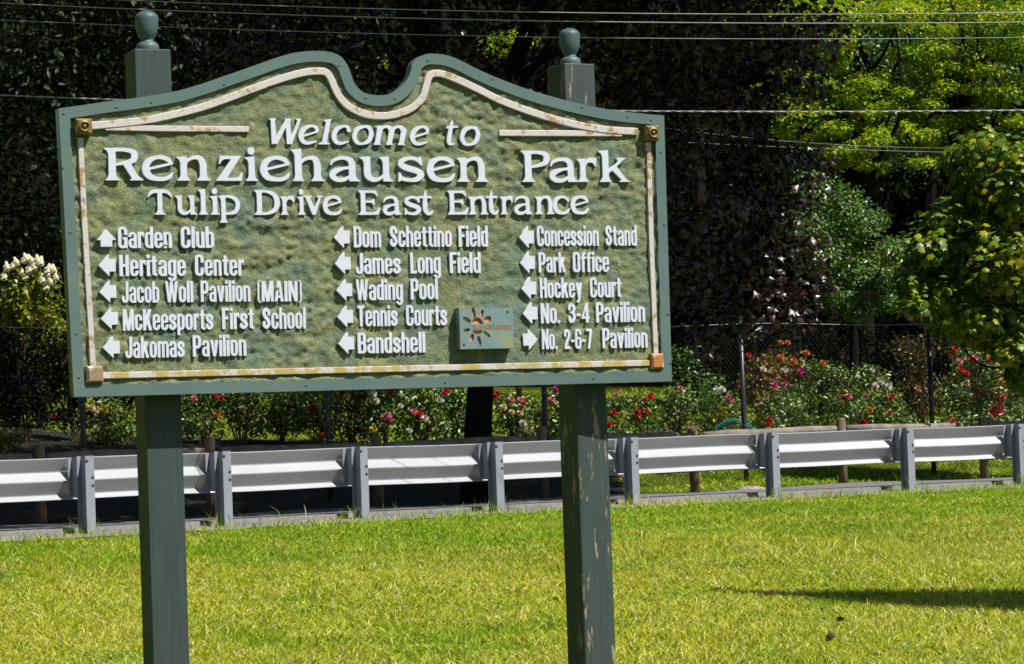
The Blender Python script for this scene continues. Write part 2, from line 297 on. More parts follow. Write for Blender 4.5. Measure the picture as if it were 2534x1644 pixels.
def serif(c, it=False):
    """display roman; returns loops (bounding box is stretched to the measured letter)"""
    g = Gl(-.05, 1.45, -.36, 1.08, .0125); X = .77; B = dict
    k = .62 if it else 1
    if it:
        if c == 'W': g.P((.06, 1), (.34, 1), (.34, .95), (.30, .92), (.34, .25), (.74, .95), (.70, 1), (1.0, 1), (.95, .92), (.98, .25), (1.26, .93), (1.2, .96), (1.2, 1), (1.42, 1), (1.4, .95), (1.0, 0), (.78, 0), (.76, .66), (.38, 0), (.14, 0), (.13, .93), (.06, .96))
        elif c == 'l': g.P((.0, 0), (.34, 0), (.35, .04), (.27, .07), (.26, .14), (.4, .92), (.44, 1.0), (.2, .96), (.18, .92), (.25, .88), (.1, .1), (.0, .05))
        elif c == 't': g.S((.27, .95, .03), (.22, .75, .075), (.12, .25, .085), (.14, .07, .06), (.28, .06, .035)); g.P((.02, .66), (.5, .70), (.52, .77), (.04, .74))
        elif c == 'm':
            for x in (.04, .44, .84): g.P((x, 0), (x+.24, 0), (x+.22, .04), (x+.2, .08), (x+.31, .62), (x+.13, .62), (x+.04, .1), (x, .05))
            g.S((.26, .5, .03), (.36, .68, .05), (.52, .72, .06), (.62, .62, .09)); g.S((.66, .5, .03), (.76, .68, .05), (.92, .72, .06), (1.02, .62, .09)); g.P((.08, .72), (.3, .76), (.35, .6), (.18, .58), (.16, .68))
        elif c in 'eoc':
            g2 = {'o': [(.48, .72, .05), (.22, .62, .085), (.09, .35, .085), (.17, .1, .07), (.36, .04, .045), (.6, .14, .075), (.72, .42, .085), (.66, .66, .07), (.48, .72, .05)],
                  'c': [(.66, .56, .075), (.62, .68, .055), (.46, .72, .05), (.22, .6, .085), (.1, .34, .09), (.18, .1, .075), (.38, .05, .055), (.62, .12, .03)],
                  'e': [(.66, .52, .05), (.64, .66, .06), (.46, .72, .05), (.22, .6, .085), (.1, .34, .09), (.18, .1, .075), (.38, .05, .055), (.62, .12, .03)]}[c]
            g.S(*g2)
            if c == 'e': g.S((.14, .3, .035), (.67, .5, .04), smooth=False)
        return g.trace()
    if c == 'R': g.stem(.22, 0, 1, .21, .1, .1, .12, 0); g.S((.25, .945, .055), (.6, .945, .055), (.83, .88, .08), (.87, .74, .1), (.78, .6, .08), (.32, .49, .035)); g.P((.52, .52), (.68, .62), (.98, .12), (1.1, .03), (1.1, 0), (.72, 0), (.72, .03), (.82, .07), (.62, .42)); g.P((.52, .52), (.74, .58), (.95, .1), (.79, .05))
    elif c == 'P': g.stem(.22, 0, 1, .21, .1, .1, .12, 0); g.S((.25, .945, .055), (.58, .945, .055), (.8, .88, .085), (.83, .72, .1), (.72, .58, .07), (.32, .47, .03))
    elif c == 'D': g.stem(.2, 0, 1, .19, .1, .05, .1, 0); g.S((.2, .95, .05), (.5, .94, .055), (.78, .8, .085), (.88, .5, .105), (.78, .2, .085), (.5, .06, .055), (.2, .045, .045))
    elif c == 'T': g.stem(.5, 0, 1, .19, .12, .12); g.S((.3, .95, .05), (.7, .95, .05), smooth=False); g.S((.4, .93, .06), (.22, .91, .07), (.1, .82, .05), (.03, .69, .015)); g.S((.6, .93, .06), (.78, .91, .07), (.9, .82, .05), (.97, .69, .015))
    elif c == 'E': g.stem(.2, 0, 1, .19, .1, 0, .1, 0); g.R(.2, .7, .9, 1); g.P((.52, 1), (.76, 1), (.82, .76), (.77, .76), (.7, .86), (.55, .93)); g.R(.2, .6, .5, .58); g.P((.56, .5), (.52, .58), (.68, .66), (.68, .4), (.64, .4)); g.R(.2, .7, 0, .1); g.P((.5, 0), (.82, 0), (.92, .3), (.87, .3), (.76, .16), (.55, .06))
    elif c == 'e': g.S((.2, .36, .038), (.90, .53, .04), smooth=False); g.S((.88, .53, .04), (.80, .64, .07), (.62, .715, .062), (.42, .71, .06), (.2, .6, .09), (.105, .38, .11), (.2, .15, .1), (.42, .055, .065), (.68, .055, .06), (.84, .13, .055), (.93, .25, .015))
    elif c == 'c': g.S((.84, .56, .05), (.78, .64, .055), (.6, .715, .055), (.4, .71, .06), (.2, .6, .09), (.105, .38, .11), (.2, .15, .1), (.42, .055, .065), (.66, .055, .06), (.82, .13, .05), (.91, .25, .015))
    elif c == 'o': g.S((.48, .715, .055), (.24, .63, .085), (.11, .38, .105), (.24, .12, .085), (.48, .05, .055), (.72, .12, .085), (.85, .38, .105), (.72, .63, .085), (.48, .715, .055))
    elif c == 'n': g.stem(.22, 0, X-.02, .19, .1, .09, .11, 0, tilt=.02); g.S((.28, .5, .03), (.36, .64, .045), (.56, .72, .055), (.72, .68, .085), (.80, .5, .1)); g.stem(.80, 0, .54, .2, .09, .11)
    elif c == 'h': g.stem(.22, 0, 1, .2, .07, .05, .1, 0, tilt=.03); g.S((.28, .5, .03), (.36, .64, .045), (.56, .72, .055), (.72, .68, .085), (.78, .5, .1)); g.stem(.78, 0, .54, .2, .09, .11)
    elif c == 'u': g.stem(.80, 0, X, .19, .0, .12, .1, 0, tilt=.02); g.stem(.22, .25, X, .2, 0, 0, .12, 0, tilt=.02); g.S((.22, .4, .1), (.23, .2, .1), (.36, .07, .075), (.52, .06, .06), (.66, .13, .04), (.76, .26, .03))
    elif c == 'z': g.P((.1, .52), (.14, .77), (.82, .77), (.36, .09), (.62, .09), (.76, .14), (.82, .26), (.86, .26), (.83, 0), (.0, 0), (.5, .67), (.3, .67), (.2, .62), (.14, .52))
    elif c == 'i': g.stem(.2, 0, X-.02, .2, .1, .1, .12, 0, tilt=.02); g.S((.19, .925, .115), (.2, .925, .115), smooth=False)
    elif c == 'l': g.stem(.2, 0, 1.02, .19, .09, .1, .11, 0, tilt=.03)
    elif c == 'a': g.S((.08, .52, .025), (.14, .63, .045), (.34, .715, .055), (.55, .715, .06), (.7, .62, .09), (.73, .45, .1)); g.stem(.73, 0, .5, .2, 0, .14); g.S((.72, .43, .04), (.45, .4, .05), (.2, .31, .085), (.11, .18, .09), (.24, .06, .075), (.45, .05, .06), (.62, .13, .045), (.7, .22, .03)); g.CR(.555, .63, -.02, .05)
    elif c == 's': g.P((.7, .77), (.74, .77), (.76, .5), (.71, .5), (.6, .64)); g.S((.68, .62, .045), (.55, .71, .055), (.35, .72, .055), (.17, .63, .075), (.15, .52, .08), (.32, .42, .09), (.58, .34, .09), (.72, .22, .09), (.6, .08, .075), (.4, .045, .055), (.2, .08, .055), (.11, .16, .045)); g.P((.05, .0), (.1, 0), (.2, .1), (.12, .28), (.07, .28))
    elif c == 'r': g.stem(.22, 0, X-.02, .19, .1, .1, .11, 0, tilt=.02); g.S((.28, .48, .03), (.36, .64, .05), (.5, .7, .075), (.6, .68, .08)); g.P((.55, .77), (.72, .77), (.7, .5), (.66, .5), (.58, .62))
    elif c == 'k': g.stem(.22, 0, 1.02, .2, .1, .08, .12, 0, tilt=.03); g.S((.3, .3, .035), (.72, .68, .05), smooth=False); g.P((.58, .77), (.88, .77), (.88, .74), (.76, .68), (.62, .69)); g.P((.38, .43), (.56, .52), (.9, .07), (1.0, .03), (1.0, 0), (.66, 0), (.66, .03), (.74, .06))
    elif c == 'p': g.stem(.2, -.32, X-.01, .19, .08, .09, .12, 0, tilt=.02); g.S((.2, .72, .05), (.5, .715, .055), (.76, .6, .085), (.84, .38, .1), (.74, .14, .085), (.5, .05, .055), (.25, .05, .045))
    elif c == 'v': g.P((0, .77), (.36, .77), (.36, .73), (.28, .7), (.47, .27), (.64, .7), (.56, .73), (.56, .77), (.82, .77), (.82, .73), (.74, .7), (.5, 0), (.37, 0), (.08, .7), (0, .73))
    elif c == 't': g.S((.27, .97, .03), (.25, .8, .07), (.24, .5, .1), (.25, .2, .1), (.36, .06, .075), (.5, .07, .05), (.58, .17, .015)); g.R(.0, .55, .68, .77)
    return g.trace()

# ------------------------------------------------------------------ materials
def panel_mat():
    m, nt, b = new_mat('green_gold_panel'); v = coords(nt)
    base = ramp(nt, noise(nt, v, 7, 5, .6), [(.3, (.095, .155, .120)), (.5, (.142, .182, .098)), (.7, (.195, .22, .095))]).outputs[0]
    f = ramp(nt, noise(nt, v, 38, 6, .7), [(.42, (0, 0, 0)), (.74, (1, 1, 1))]).outputs[0]
    c = mixc(nt, f, base, (.33, .33, .145))
    f2 = ramp(nt, noise(nt, v, 3.1, 3), [(.5, (0, 0, 0)), (.68, (.7,)*3)]).outputs[0]; c = mixc(nt, f2, c, (.11, .185, .165))
    nt.links.new(c, b.inputs['Base Color']); b.inputs['Roughness'].default_value = .75; bump(nt, b, noise(nt, v, 110, 5, .7), .95, .010); return m
def paint_wood(name, c, c2, worn, thr, scale=(60, 60, 3)):
    m, nt, b = new_mat(name); v = coords(nt); g = coords(nt, scale)
    base = mixc(nt, noise(nt, g, 1, 6, .6), c, c2)
    f = ramp(nt, noise(nt, coords(nt, (26, 26, 5)), 1, 7, .7), [(thr, (0, 0, 0)), (thr+.04, (1, 1, 1))]).outputs[0]
    nt.links.new(mixc(nt, f, base, worn), b.inputs['Base Color']); b.inputs['Roughness'].default_value = .6; bump(nt, b, noise(nt, g, 1.5, 4), .5, .003); return m
MT = {}
MT['panel'] = panel_mat()
MT['frame'] = noisy('sage_frame_paint', [(.3, (.080, .145, .140)), (.6, (.10, .165, .155)), (.75, (.17, .195, .12))], 4, .55, bs=.25, bd=.002, bscale=180)
MT['post'] = paint_wood('dark_green_post_paint', (.012, .024, .023), (.052, .082, .078), (.22, .16, .09), .68)
MT['post_worn'] = paint_wood('peeling_post_paint', (.012, .024, .023), (.058, .086, .080), (.30, .24, .14), .59)
MT['finial'] = noisy('finial_paint', [(.35, (.055, .10, .10)), (.65, (.085, .14, .14))], 9, .5, bs=.1)
MT['white'] = noisy('white_letter_paint', [(.3, (.59, .625, .73)), (.7, (.65, .685, .79))], 6, .45, bs=.05, bd=.001)
def trim(name, rust, thr):
    m, nt, b = new_mat(name); v = coords(nt)
    f = ramp(nt, noise(nt, v, 13, 6, .72), [(thr, (0, 0, 0)), (thr+.05, (1, 1, 1))]).outputs[0]
    n2 = noise(nt, v, 90, 3); base = mixc(nt, n2, (.44, .41, .39), (.66, .63, .62))
    nt.links.new(mixc(nt, f, base, rust), b.inputs['Base Color']); b.inputs['Roughness'].default_value = .6; bump(nt, b, n2, .3, .002); return m
MT['trim'] = trim('peeling_white_trim', (.36, .22, .09), .535)
MT['trim_gold'] = trim('gold_worn_trim', (.45, .34, .12), .47)
MT['gold'] = noisy('worn_gold', [(.35, (.12, .08, .02)), (.6, (.26, .19, .06)), (.75, (.38, .32, .19))], 40, .45, metal=.25, bs=.4)
MT['peeled'] = noisy('peeled_block', [(.4, (.48, .44, .38)), (.5, (.28, .21, .12)), (.6, (.3, .2, .1))], 22, .7, bs=.5)
MT['rustorange'] = noisy('white_block_with_orange_patch', [(.47, (.62, .56, .48)), (.52, (.42, .18, .04))], 14, .7, bs=.4)
MT['plaque'] = noisy('blue_grey_plaque', [(.35, (.15, .24, .25)), (.55, (.17, .26, .26)), (.75, (.30, .30, .12))], 9, .5, bs=.2, bscale=150)
MT['orange'] = noisy('carved_orange', [(.3, (.55, .17, .05)), (.7, (.75, .33, .14))], 60, .7, bs=.2)
MT['brown'] = noisy('engraved_brown', [(.3, (.22, .13, .08)), (.7, (.3, .2, .14))], 60, .8, bs=0)
MT['screw'] = noisy('dark_screw', [(.3, (.05, .05, .04)), (.7, (.14, .10, .05))], 60, .5, metal=.5, bs=0)
def galv(name, a, c, rough=.42, metal=.25):
    m, nt, b = new_mat(name); v = coords(nt); vo = N(nt, 'ShaderNodeTexVoronoi'); vo.inputs['Scale'].default_value = 55; nt.links.new(v, vo.inputs['Vector'])
    f = noise(nt, coords(nt, (1.5, 1.5, 14)), 1, 5, .6); c1 = mixc(nt, f, a, c); c2 = mixc(nt, vo.outputs['Color'], c1, c)
    mx = N(nt, 'ShaderNodeMix', data_type='RGBA'); mx.inputs[0].default_value = .3; nt.links.new(c1, mx.inputs[6]); nt.links.new(c2, mx.inputs[7])
    nt.links.new(mx.outputs[2], b.inputs['Base Color']); b.inputs['Roughness'].default_value = rough; b.inputs['Metallic'].default_value = metal; bump(nt, b, noise(nt, v, 9, 4), .12, .004); return m
MT['galv'] = galv('galvanised_steel', (.30, .315, .35), (.41, .425, .46))
MT['galv_post'] = galv('weathered_galvanised_post', (.22, .24, .29), (.30, .32, .38), .6, .1)
MT['bolt'] = noisy('bolt_steel', [(.3, (.06, .06, .06)), (.7, (.25, .25, .26))], 50, .4, metal=.6, bs=0)
MT['log'] = noisy('weathered_log', [(.3, (.10, .085, .07)), (.7, (.27, .24, .205))], 1.2, .85, vec=(5, 5, 5), bs=.6, bd=.01)
MT['log_post'] = noisy('brown_log_post', [(.3, (.10, .07, .045)), (.7, (.24, .17, .11))], 1, .85, vec=(14, 14, 3), bs=.6, bd=.01)
MT['black_steel'] = noisy('black_fence_steel', [(.3, (.018, .019, .024)), (.7, (.035, .036, .042))], 8, .38, bs=.1)
MT['mesh_wire'] = noisy('coated_mesh_wire', [(.3, (.010, .010, .008)), (.7, (.02, .019, .014))], 3, .8, bs=0, spec=.1)
MT['wire'] = noisy('overhead_wire', [(.3, (.35, .34, .38)), (.7, (.5, .49, .54))], 3, .35, metal=.3, bs=0)
MT['bark'] = noisy('dark_bark', [(.3, (.005, .004, .004)), (.7, (.018, .015, .013))], 1, .9, vec=(12, 12, 2), bs=.8, bd=.03, spec=.08)
MT['twig'] = noisy('brown_twig', [(.3, (.05, .035, .02)), (.7, (.16, .11, .06))], 6, .8, bs=.3)
MT['stone'] = noisy('grey_stone', [(.3, (.18, .17, .15)), (.7, (.4, .37, .32))], 7, .85, bs=.6, bd=.02)
MT['hose'] = noisy('green_hose', [(.3, (.015, .13, .10)), (.7, (.03, .22, .17))], 8, .3, bs=0)
# leaves
MT['l_purple'] = leafmat('purple_maple_leaves', [(0, (.004, .002, .002)), (.5, (.011, .004, .003)), (.8, (.050, .015, .009)), (.93, (.020, .017, .004)), (1, (.05, .045, .010))], .34, .03, .6)
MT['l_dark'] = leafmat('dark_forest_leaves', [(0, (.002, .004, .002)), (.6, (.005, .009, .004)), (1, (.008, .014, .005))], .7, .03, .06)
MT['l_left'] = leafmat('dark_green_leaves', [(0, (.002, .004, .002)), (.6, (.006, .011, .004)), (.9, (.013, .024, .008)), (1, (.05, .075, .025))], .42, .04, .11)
MT['l_locust'] = leafmat('locust_leaves', [(0, (.09, .20, .006)), (.45, (.21, .36, .006)), (.8, (.44, .52, .008)), (1, (.66, .58, .012))], .55, .38, .25, patch=(1.1, .52, .70, (.06, .15, .012)))
MT['l_maple'] = leafmat('yellow_green_maple_leaves', [(0, (.03, .07, .006)), (.35, (.10, .18, .01)), (.75, (.26, .34, .01)), (1, (.60, .52, .012))], .42, .28, .4, patch=(.9, .44, .60, (.13, .22, .012)))
MT['l_dogwood'] = leafmat('mid_green_leaves', [(0, (.04, .10, .02)), (.5, (.09, .19, .035)), (.85, (.16, .27, .045)), (1, (.28, .32, .05))], .38, .22, .55)
MT['l_rose'] = leafmat('rose_leaves', [(0, (.035, .08, .015)), (.45, (.10, .20, .035)), (.75, (.20, .31, .05)), (.9, (.36, .38, .08)), (1, (.13, .06, .03))], .36, .18, .6)
MT['l_rose_red'] = leafmat('bronze_rose_leaves', [(0, (.05, .07, .015)), (.4, (.15, .12, .02)), (.75, (.28, .14, .03)), (1, (.28, .08, .03))], .4, .2, .5)
MT['l_brown'] = leafmat('olive_brown_leaves', [(0, (.02, .03, .01)), (.5, (.06, .055, .018)), (1, (.17, .11, .03))], .4, .2, .5)
MT['l_yellow'] = leafmat('yellow_green_shrub_leaves', [(0, (.07, .13, .01)), (.5, (.20, .25, .015)), (1, (.42, .36, .02))], .45, .25, .4)
MT['l_clover'] = leafmat('clover_leaves', [(0, (.08, .17, .006)), (.6, (.16, .28, .008)), (1, (.30, .40, .02))], .45, .2, .4)
MT['l_cypress'] = leafmat('cypress_foliage', [(0, (.015, .03, .01)), (1, (.04, .07, .02))], .6, .1, .3)
PETAL = {'red': (.62, .025, .02), 'darkred': (.30, .006, .012), 'orange': (.75, .17, .05), 'pink': (.78, .22, .28), 'magenta': (.68, .05, .30), 'white': (.80, .76, .66), 'cream': (.80, .66, .32), 'yellow': (.80, .52, .05)}
for k_, c_ in PETAL.items():
    MT['p_'+k_] = leafmat(k_+'_petals', [(0, tuple(.65*q for q in c_)), (1, c_)], .5, .2, .3)
MT['p_panicle'] = leafmat('cream_flower_heads', [(0, (.70, .66, .38)), (1, (.84, .80, .58))], .6, .25, .3)
MT['soil'] = noisy('mulch_soil', [(.3, (.05, .03, .02)), (.7, (.16, .10, .07))], 6, .95, bs=.8, bd=.03)
MT['bare'] = noisy('painted_ground_shade', [(.3, (.006, .005, .003)), (.6, (.016, .012, .007)), (.8, (.04, .028, .014))], 7, .95, bs=.8, bd=.03)  # near-black ground colour with the maple's shade painted in
MT['gravel'] = noisy('roadside_gravel', [(.3, (.13, .12, .105)), (.5, (.27, .25, .23)), (.72, (.42, .40, .38))], 45, .95, bs=.9, bd=.02, detail=3)
MT['asphalt'] = noisy('pale_old_asphalt', [(.3, (.11, .108, .11)), (.7, (.20, .196, .20))], 30, .9, bs=.4, bd=.006)
def ground_mat():
    m, nt, b = new_mat('ground_grass_and_soil'); v = coords(nt)
    a = ramp(nt, noise(nt, v, .55, 4), [(.35, (.10, .15, .012)), (.55, (.17, .19, .018)), (.7, (.25, .23, .04))]).outputs[0]
    c = mixc(nt, ramp(nt, noise(nt, v, 30, 5, .7), [(.35, (0, 0, 0)), (.65, (1, 1, 1))]).outputs[0], a, (.05, .08, .008))
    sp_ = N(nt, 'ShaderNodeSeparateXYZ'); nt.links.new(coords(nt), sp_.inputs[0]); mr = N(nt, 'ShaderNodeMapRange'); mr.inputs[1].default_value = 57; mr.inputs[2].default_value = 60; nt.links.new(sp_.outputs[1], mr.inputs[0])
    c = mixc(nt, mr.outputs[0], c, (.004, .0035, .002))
    nt.links.new(c, b.inputs['Base Color']); b.inputs['Roughness'].default_value = .95; b.inputs['Specular IOR Level'].default_value = .1; bump(nt, b, noise(nt, v, 60, 4), 1, .03); return m
MT['ground'] = ground_mat()
def grass_mat():
    m, nt, b = new_mat('grass_blades'); g = N(nt, 'ShaderNodeNewGeometry'); v = coords(nt)
    c1 = ramp(nt, g.outputs['Random Per Island'], [(0, (.08, .13, .004)), (.2, (.32, .40, .006)), (.6, (.54, .58, .014)), (.85, (.78, .72, .12)), (1, (.92, .86, .50))]).outputs[0]
    c2 = ramp(nt, g.outputs['Random Per Island'], [(0, (.04, .12, .004)), (.4, (.22, .42, .006)), (.85, (.46, .60, .015)), (1, (.75, .72, .18))]).outputs[0]
    sp_ = N(nt, 'ShaderNodeSeparateXYZ'); nt.links.new(v, sp_.inputs[0]); ma = N(nt, 'ShaderNodeMath', operation='MULTIPLY_ADD'); nt.links.new(sp_.outputs[0], ma.inputs[0]); ma.inputs[1].default_value = -.75; nt.links.new(sp_.outputs[1], ma.inputs[2])
    mr = N(nt, 'ShaderNodeMapRange'); mr.inputs[1].default_value = 23.5; mr.inputs[2].default_value = 29; mr.inputs[4].default_value = .17; nt.links.new(ma.outputs[0], mr.inputs[0])
    sb = N(nt, 'ShaderNodeMath', operation='SUBTRACT'); nt.links.new(noise(nt, v, .8, 5, .65), sb.inputs[0]); nt.links.new(mr.outputs[0], sb.inputs[1])
    f = ramp(nt, sb.outputs[0], [(.34, (1, 1, 1)), (.47, (0, 0, 0))]).outputs[0]
    c = mixc(nt, f, c1, c2)
    nt.links.new(c, b.inputs['Base Color']); b.inputs['Roughness'].default_value = .5; b.inputs['Specular IOR Level'].default_value = .3
    t = N(nt, 'ShaderNodeBsdfTranslucent'); nt.links.new(c, t.inputs[0]); mx = N(nt, 'ShaderNodeMixShader'); mx.inputs[0].default_value = .38
    nt.links.new(b.outputs[0], mx.inputs[1]); nt.links.new(t.outputs[0], mx.inputs[2]); nt.links.new(mx.outputs[0], nt.nodes['Material Output'].inputs[0]); return m
MT['grass'] = grass_mat()

# ------------------------------------------------------------------ terrain, road, gravel
def sheet(name, xs, ts, zf, mat, kind='structure'):
    X, T = np.meshgrid(xs, ts); Y = D(X)+T; Z = zf(X, Y, T); V = np.column_stack([X.ravel(), Y.ravel(), Z.ravel()]); nx = len(xs)
    i, j = np.meshgrid(np.arange(nx-1), np.arange(len(ts)-1)); a = (j*nx+i).ravel(); Q = np.column_stack([a, a+1, a+1+nx, a+nx])
    return tag(npmesh(name, V, Q, mat, n=4, smooth=True), kind=kind)
xs_ = np.concatenate([np.linspace(-300, -40, 14)[:-1], np.linspace(-40, 40, 161), np.linspace(40, 300, 14)[1:]])
ts_ = np.concatenate([np.linspace(-300, -60, 10)[:-1], np.linspace(-60, 0, 121)[:-1], np.linspace(0, 34, 86)[:-1], np.linspace(34, 100, 34)[:-1], np.linspace(100, 500, 10)])
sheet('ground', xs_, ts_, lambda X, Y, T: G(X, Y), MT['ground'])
xr = np.linspace(-40, 40, 321)
sheet('gravel_strip', xr, np.linspace(-.72, .5, 8), lambda X, Y, T: G(X, Y)+.012+.006*np.sin(X*17)*np.sin(T*23), MT['gravel'])
# road: a slab with an upright near edge
rt = [.30, .31, .32, 1.5, 2.9, 3.1]
sheet('road', xr, rt, lambda X, Y, T: np.where(T < .305, G(X, Y)-.02, G(X, Y)+.065), MT['asphalt'])

# ------------------------------------------------------------------ the park sign
TH = 0.38579; SX, SY, SZB = -1.62699, 10.9766, .31
su_ = np.array([math.cos(TH), math.sin(TH), 0]); sb_ = np.array([-math.sin(TH), math.cos(TH), 0])
def S2(px, py, off=0.):                     # a spot on the sign (u along it, z up), off = metres behind its face
    q = ray(px, py); n = sb_; p0 = np.array([SX, SY, 0])+sb_*off; k = (p0@n)/(q@n); P = q*k; P[2] += CAMZ
    r = P-np.array([SX, SY, SZB]); return np.array([r@su_, r[2]])
sign = tag(empty('park_sign', (SX, SY, SZB), TH), 'large carved green park welcome sign with white lettering on two wooden posts', 'sign')
Z1 = lambda x, y: S2(100+x/2.96875, y/2.96875)
Z2 = lambda x, y: S2(900+x/2.96875, y/2.96875)
Z4 = lambda x, y: S2(100+x/2.96875, 480+y/2.96875)
Z5 = lambda x, y: S2(900+x/2.96875, 480+y/2.96875)
top = [Z1(*p) for p in ((135, 797), (300, 775), (500, 745), (700, 720), (975, 675), (1150, 628), (1350, 560), (1550, 490), (1750, 420), (1880, 387), (2010, 375), (2120, 382), (2200, 412), (2250, 470), (2280, 540), (2315, 625))]
top += [Z2(*p) for p in ((0, 678), (60, 697), (130, 700), (200, 690), (260, 655), (310, 600), (345, 530), (358, 470), (400, 425), (450, 402), (500, 395), (600, 405), (700, 440), (850, 515), (1000, 580), (1200, 655), (1400, 715), (1600, 765), (1800, 805), (2000, 830), (2207, 850))]
outer = np.vstack([catmull(top, 4), [S2(1663, 944)], [S2(183, 983)]])
def offset_in(P, d):                        # clockwise outline -> inner outline
    out = []
    for i in range(len(P)):
        a = P[i]-P[i-1]; b = P[(i+1) % len(P)]-P[i]; a /= np.linalg.norm(a); b /= np.linalg.norm(b)
        n1 = np.array([a[1], -a[0]]); n2 = np.array([b[1], -b[0]]); m = (n1+n2); m /= np.linalg.norm(m); out.append(P[i]+m*d/max(m@n1, .5))
    return np.array(out)
inner = offset_in(outer, .041)
RX = Matrix.Rotation(math.pi/2, 4, 'X')
def flat(name, me, mat, parent, y=0.0, u=0, z=0, rot=0, sc=1):
    o = link(name, me, mat, parent); o.matrix_basis = Matrix.Translation((u, y, z)) @ RX @ Matrix.Rotation(rot, 4, 'Z') @ (Matrix.Diagonal((*sc, 1, 1)) if hasattr(sc, '__len__') else Matrix.Scale(sc, 4))
    return o
flat('frame', fill('frame', [outer, inner], .056), MT['frame'], sign, y=.028)
def inside(P, X, Y):
    ins = np.zeros(X.shape, bool)
    for i in range(len(P)):
        a, b = P[i], P[(i+1) % len(P)]; c = (a[1] > Y) != (b[1] > Y)
        ins ^= c & (X < (b[0]-a[0])*(Y-a[1])/((b[1]-a[1]) if b[1] != a[1] else 1e-9)+a[0])
    return ins
def vnoise(X, Z, s, seed):
    r = np.random.default_rng(seed); g = r.uniform(-1, 1, (400, 400)); x = X/s+50; z = Z/s+50; i = np.floor(x).astype(int); j = np.floor(z).astype(int); fx = x-i; fz = z-j
    fx = fx*fx*(3-2*fx); fz = fz*fz*(3-2*fz); h = lambda a, b: g[a % 400, b % 400]
    return (h(i, j)*(1-fx)+h(i+1, j)*fx)*(1-fz)+(h(i, j+1)*(1-fx)+h(i+1, j+1)*fx)*fz
mid = offset_in(outer, .022)
gu = np.arange(outer[:, 0].min(), outer[:, 0].max(), .007); gz = np.arange(outer[:, 1].min(), outer[:, 1].max(), .007)
U_, Z_ = np.meshgrid(gu, gz); ok = inside(mid, U_, Z_)
amp = .55+.45*np.clip(vnoise(U_, Z_, .5, 3)+.3, 0, 1)
H_ = amp*(.0068*vnoise(U_, Z_*1.3, .055, 1)+.0068*vnoise(U_, Z_*1.4, .026, 2)+.0026*vnoise(U_, Z_, .012, 5))
zb_ = np.interp(U_, [0, 2.44], [outer[-1][1], outer[-2][1]])
H_ = H_ - .006*np.exp(-((Z_-zb_-.043)/.01)**2)*(1+.8*np.sin(U_*52+2*np.sin(U_*9)))
idx = -np.ones(ok.shape, int); idx[ok] = np.arange(ok.sum()); q = ok[:-1, :-1] & ok[:-1, 1:] & ok[1:, 1:] & ok[1:, :-1]
Q = np.column_stack([idx[:-1, :-1][q], idx[:-1, 1:][q], idx[1:, 1:][q], idx[1:, :-1][q]])
npmesh('panel', np.column_stack([U_[ok], .014+H_[ok], Z_[ok]]), Q, MT['panel'], sign, n=4, smooth=True)
flat('backboard', fill('backboard', [offset_in(outer, .03)], .02), MT['post'], sign, y=.045)

def ribbon(name, P, wd, y0, y1, mat):
    P = np.array(P); n = len(P); V = []; Fc = []
    for i in range(n):
        t = P[min(i+1, n-1)]-P[max(i-1, 0)]; t /= np.linalg.norm(t); m = np.array([-t[1], t[0]])
        for s_, y in ((1, y1), (1, y0+.003), (.8, y0), (-.8, y0), (-1, y0+.003), (-1, y1)):
            p = P[i]+m*s_*wd/2; V.append((p[0], y, p[1]))
    for i in range(n-1):
        for k in range(6): Fc.append((i*6+k, i*6+(k+1) % 6, (i+1)*6+(k+1) % 6, (i+1)*6+k))
    Fc += [(0, 1, 2, 3, 4, 5), tuple(range(6*n-1, 6*n-7, -1))]
    return mesh(name, V, Fc, mat, sign)
tl = [Z1(*p) for p in ((380, 925), (600, 905), (800, 880), (1000, 838), (1200, 785), (1400, 715), (1600, 640), (1800, 570), (1950, 532), (2060, 524), (2110, 540), (2140, 590), (2165, 650), (2205, 720), (2270, 785), (2375, 835))]
tl += [Z2(*p) for p in ((100, 852), (200, 848), (300, 822), (370, 785), (430, 725), (460, 640), (480, 570), (515, 541), (600, 550), (700, 590), (850, 660), (1000, 735), (1200, 812), (1400, 875), (1600, 925), (1800, 955), (2015, 968))]
ribbon('trim_strip', catmull(tl, 4), .029, .000, .022, MT['trim'])
ribbon('trim_strip', [Z1(480, 938), Z1(900, 945), Z1(1535, 950)], .022, .003, .022, MT['trim'])
ribbon('trim_strip', [Z2(1000, 978), Z2(1400, 979), Z2(1900, 982)], .024, .003, .022, MT['trim'])
ribbon('trim_strip', [Z1(296, 1010), Z1(318, 1500), Z4(388, 1270)], .022, .002, .022, MT['trim'])
ribbon('trim_strip', [Z4(455, 1336), Z4(1500, 1312), Z5(2105, 1243)], .024, .001, .022, MT['trim_gold'])
ribbon('trim_strip', [Z2(2095, 1045), Z5(2118, 400), Z5(2150, 1170)], .022, .002, .022, MT['trim'])
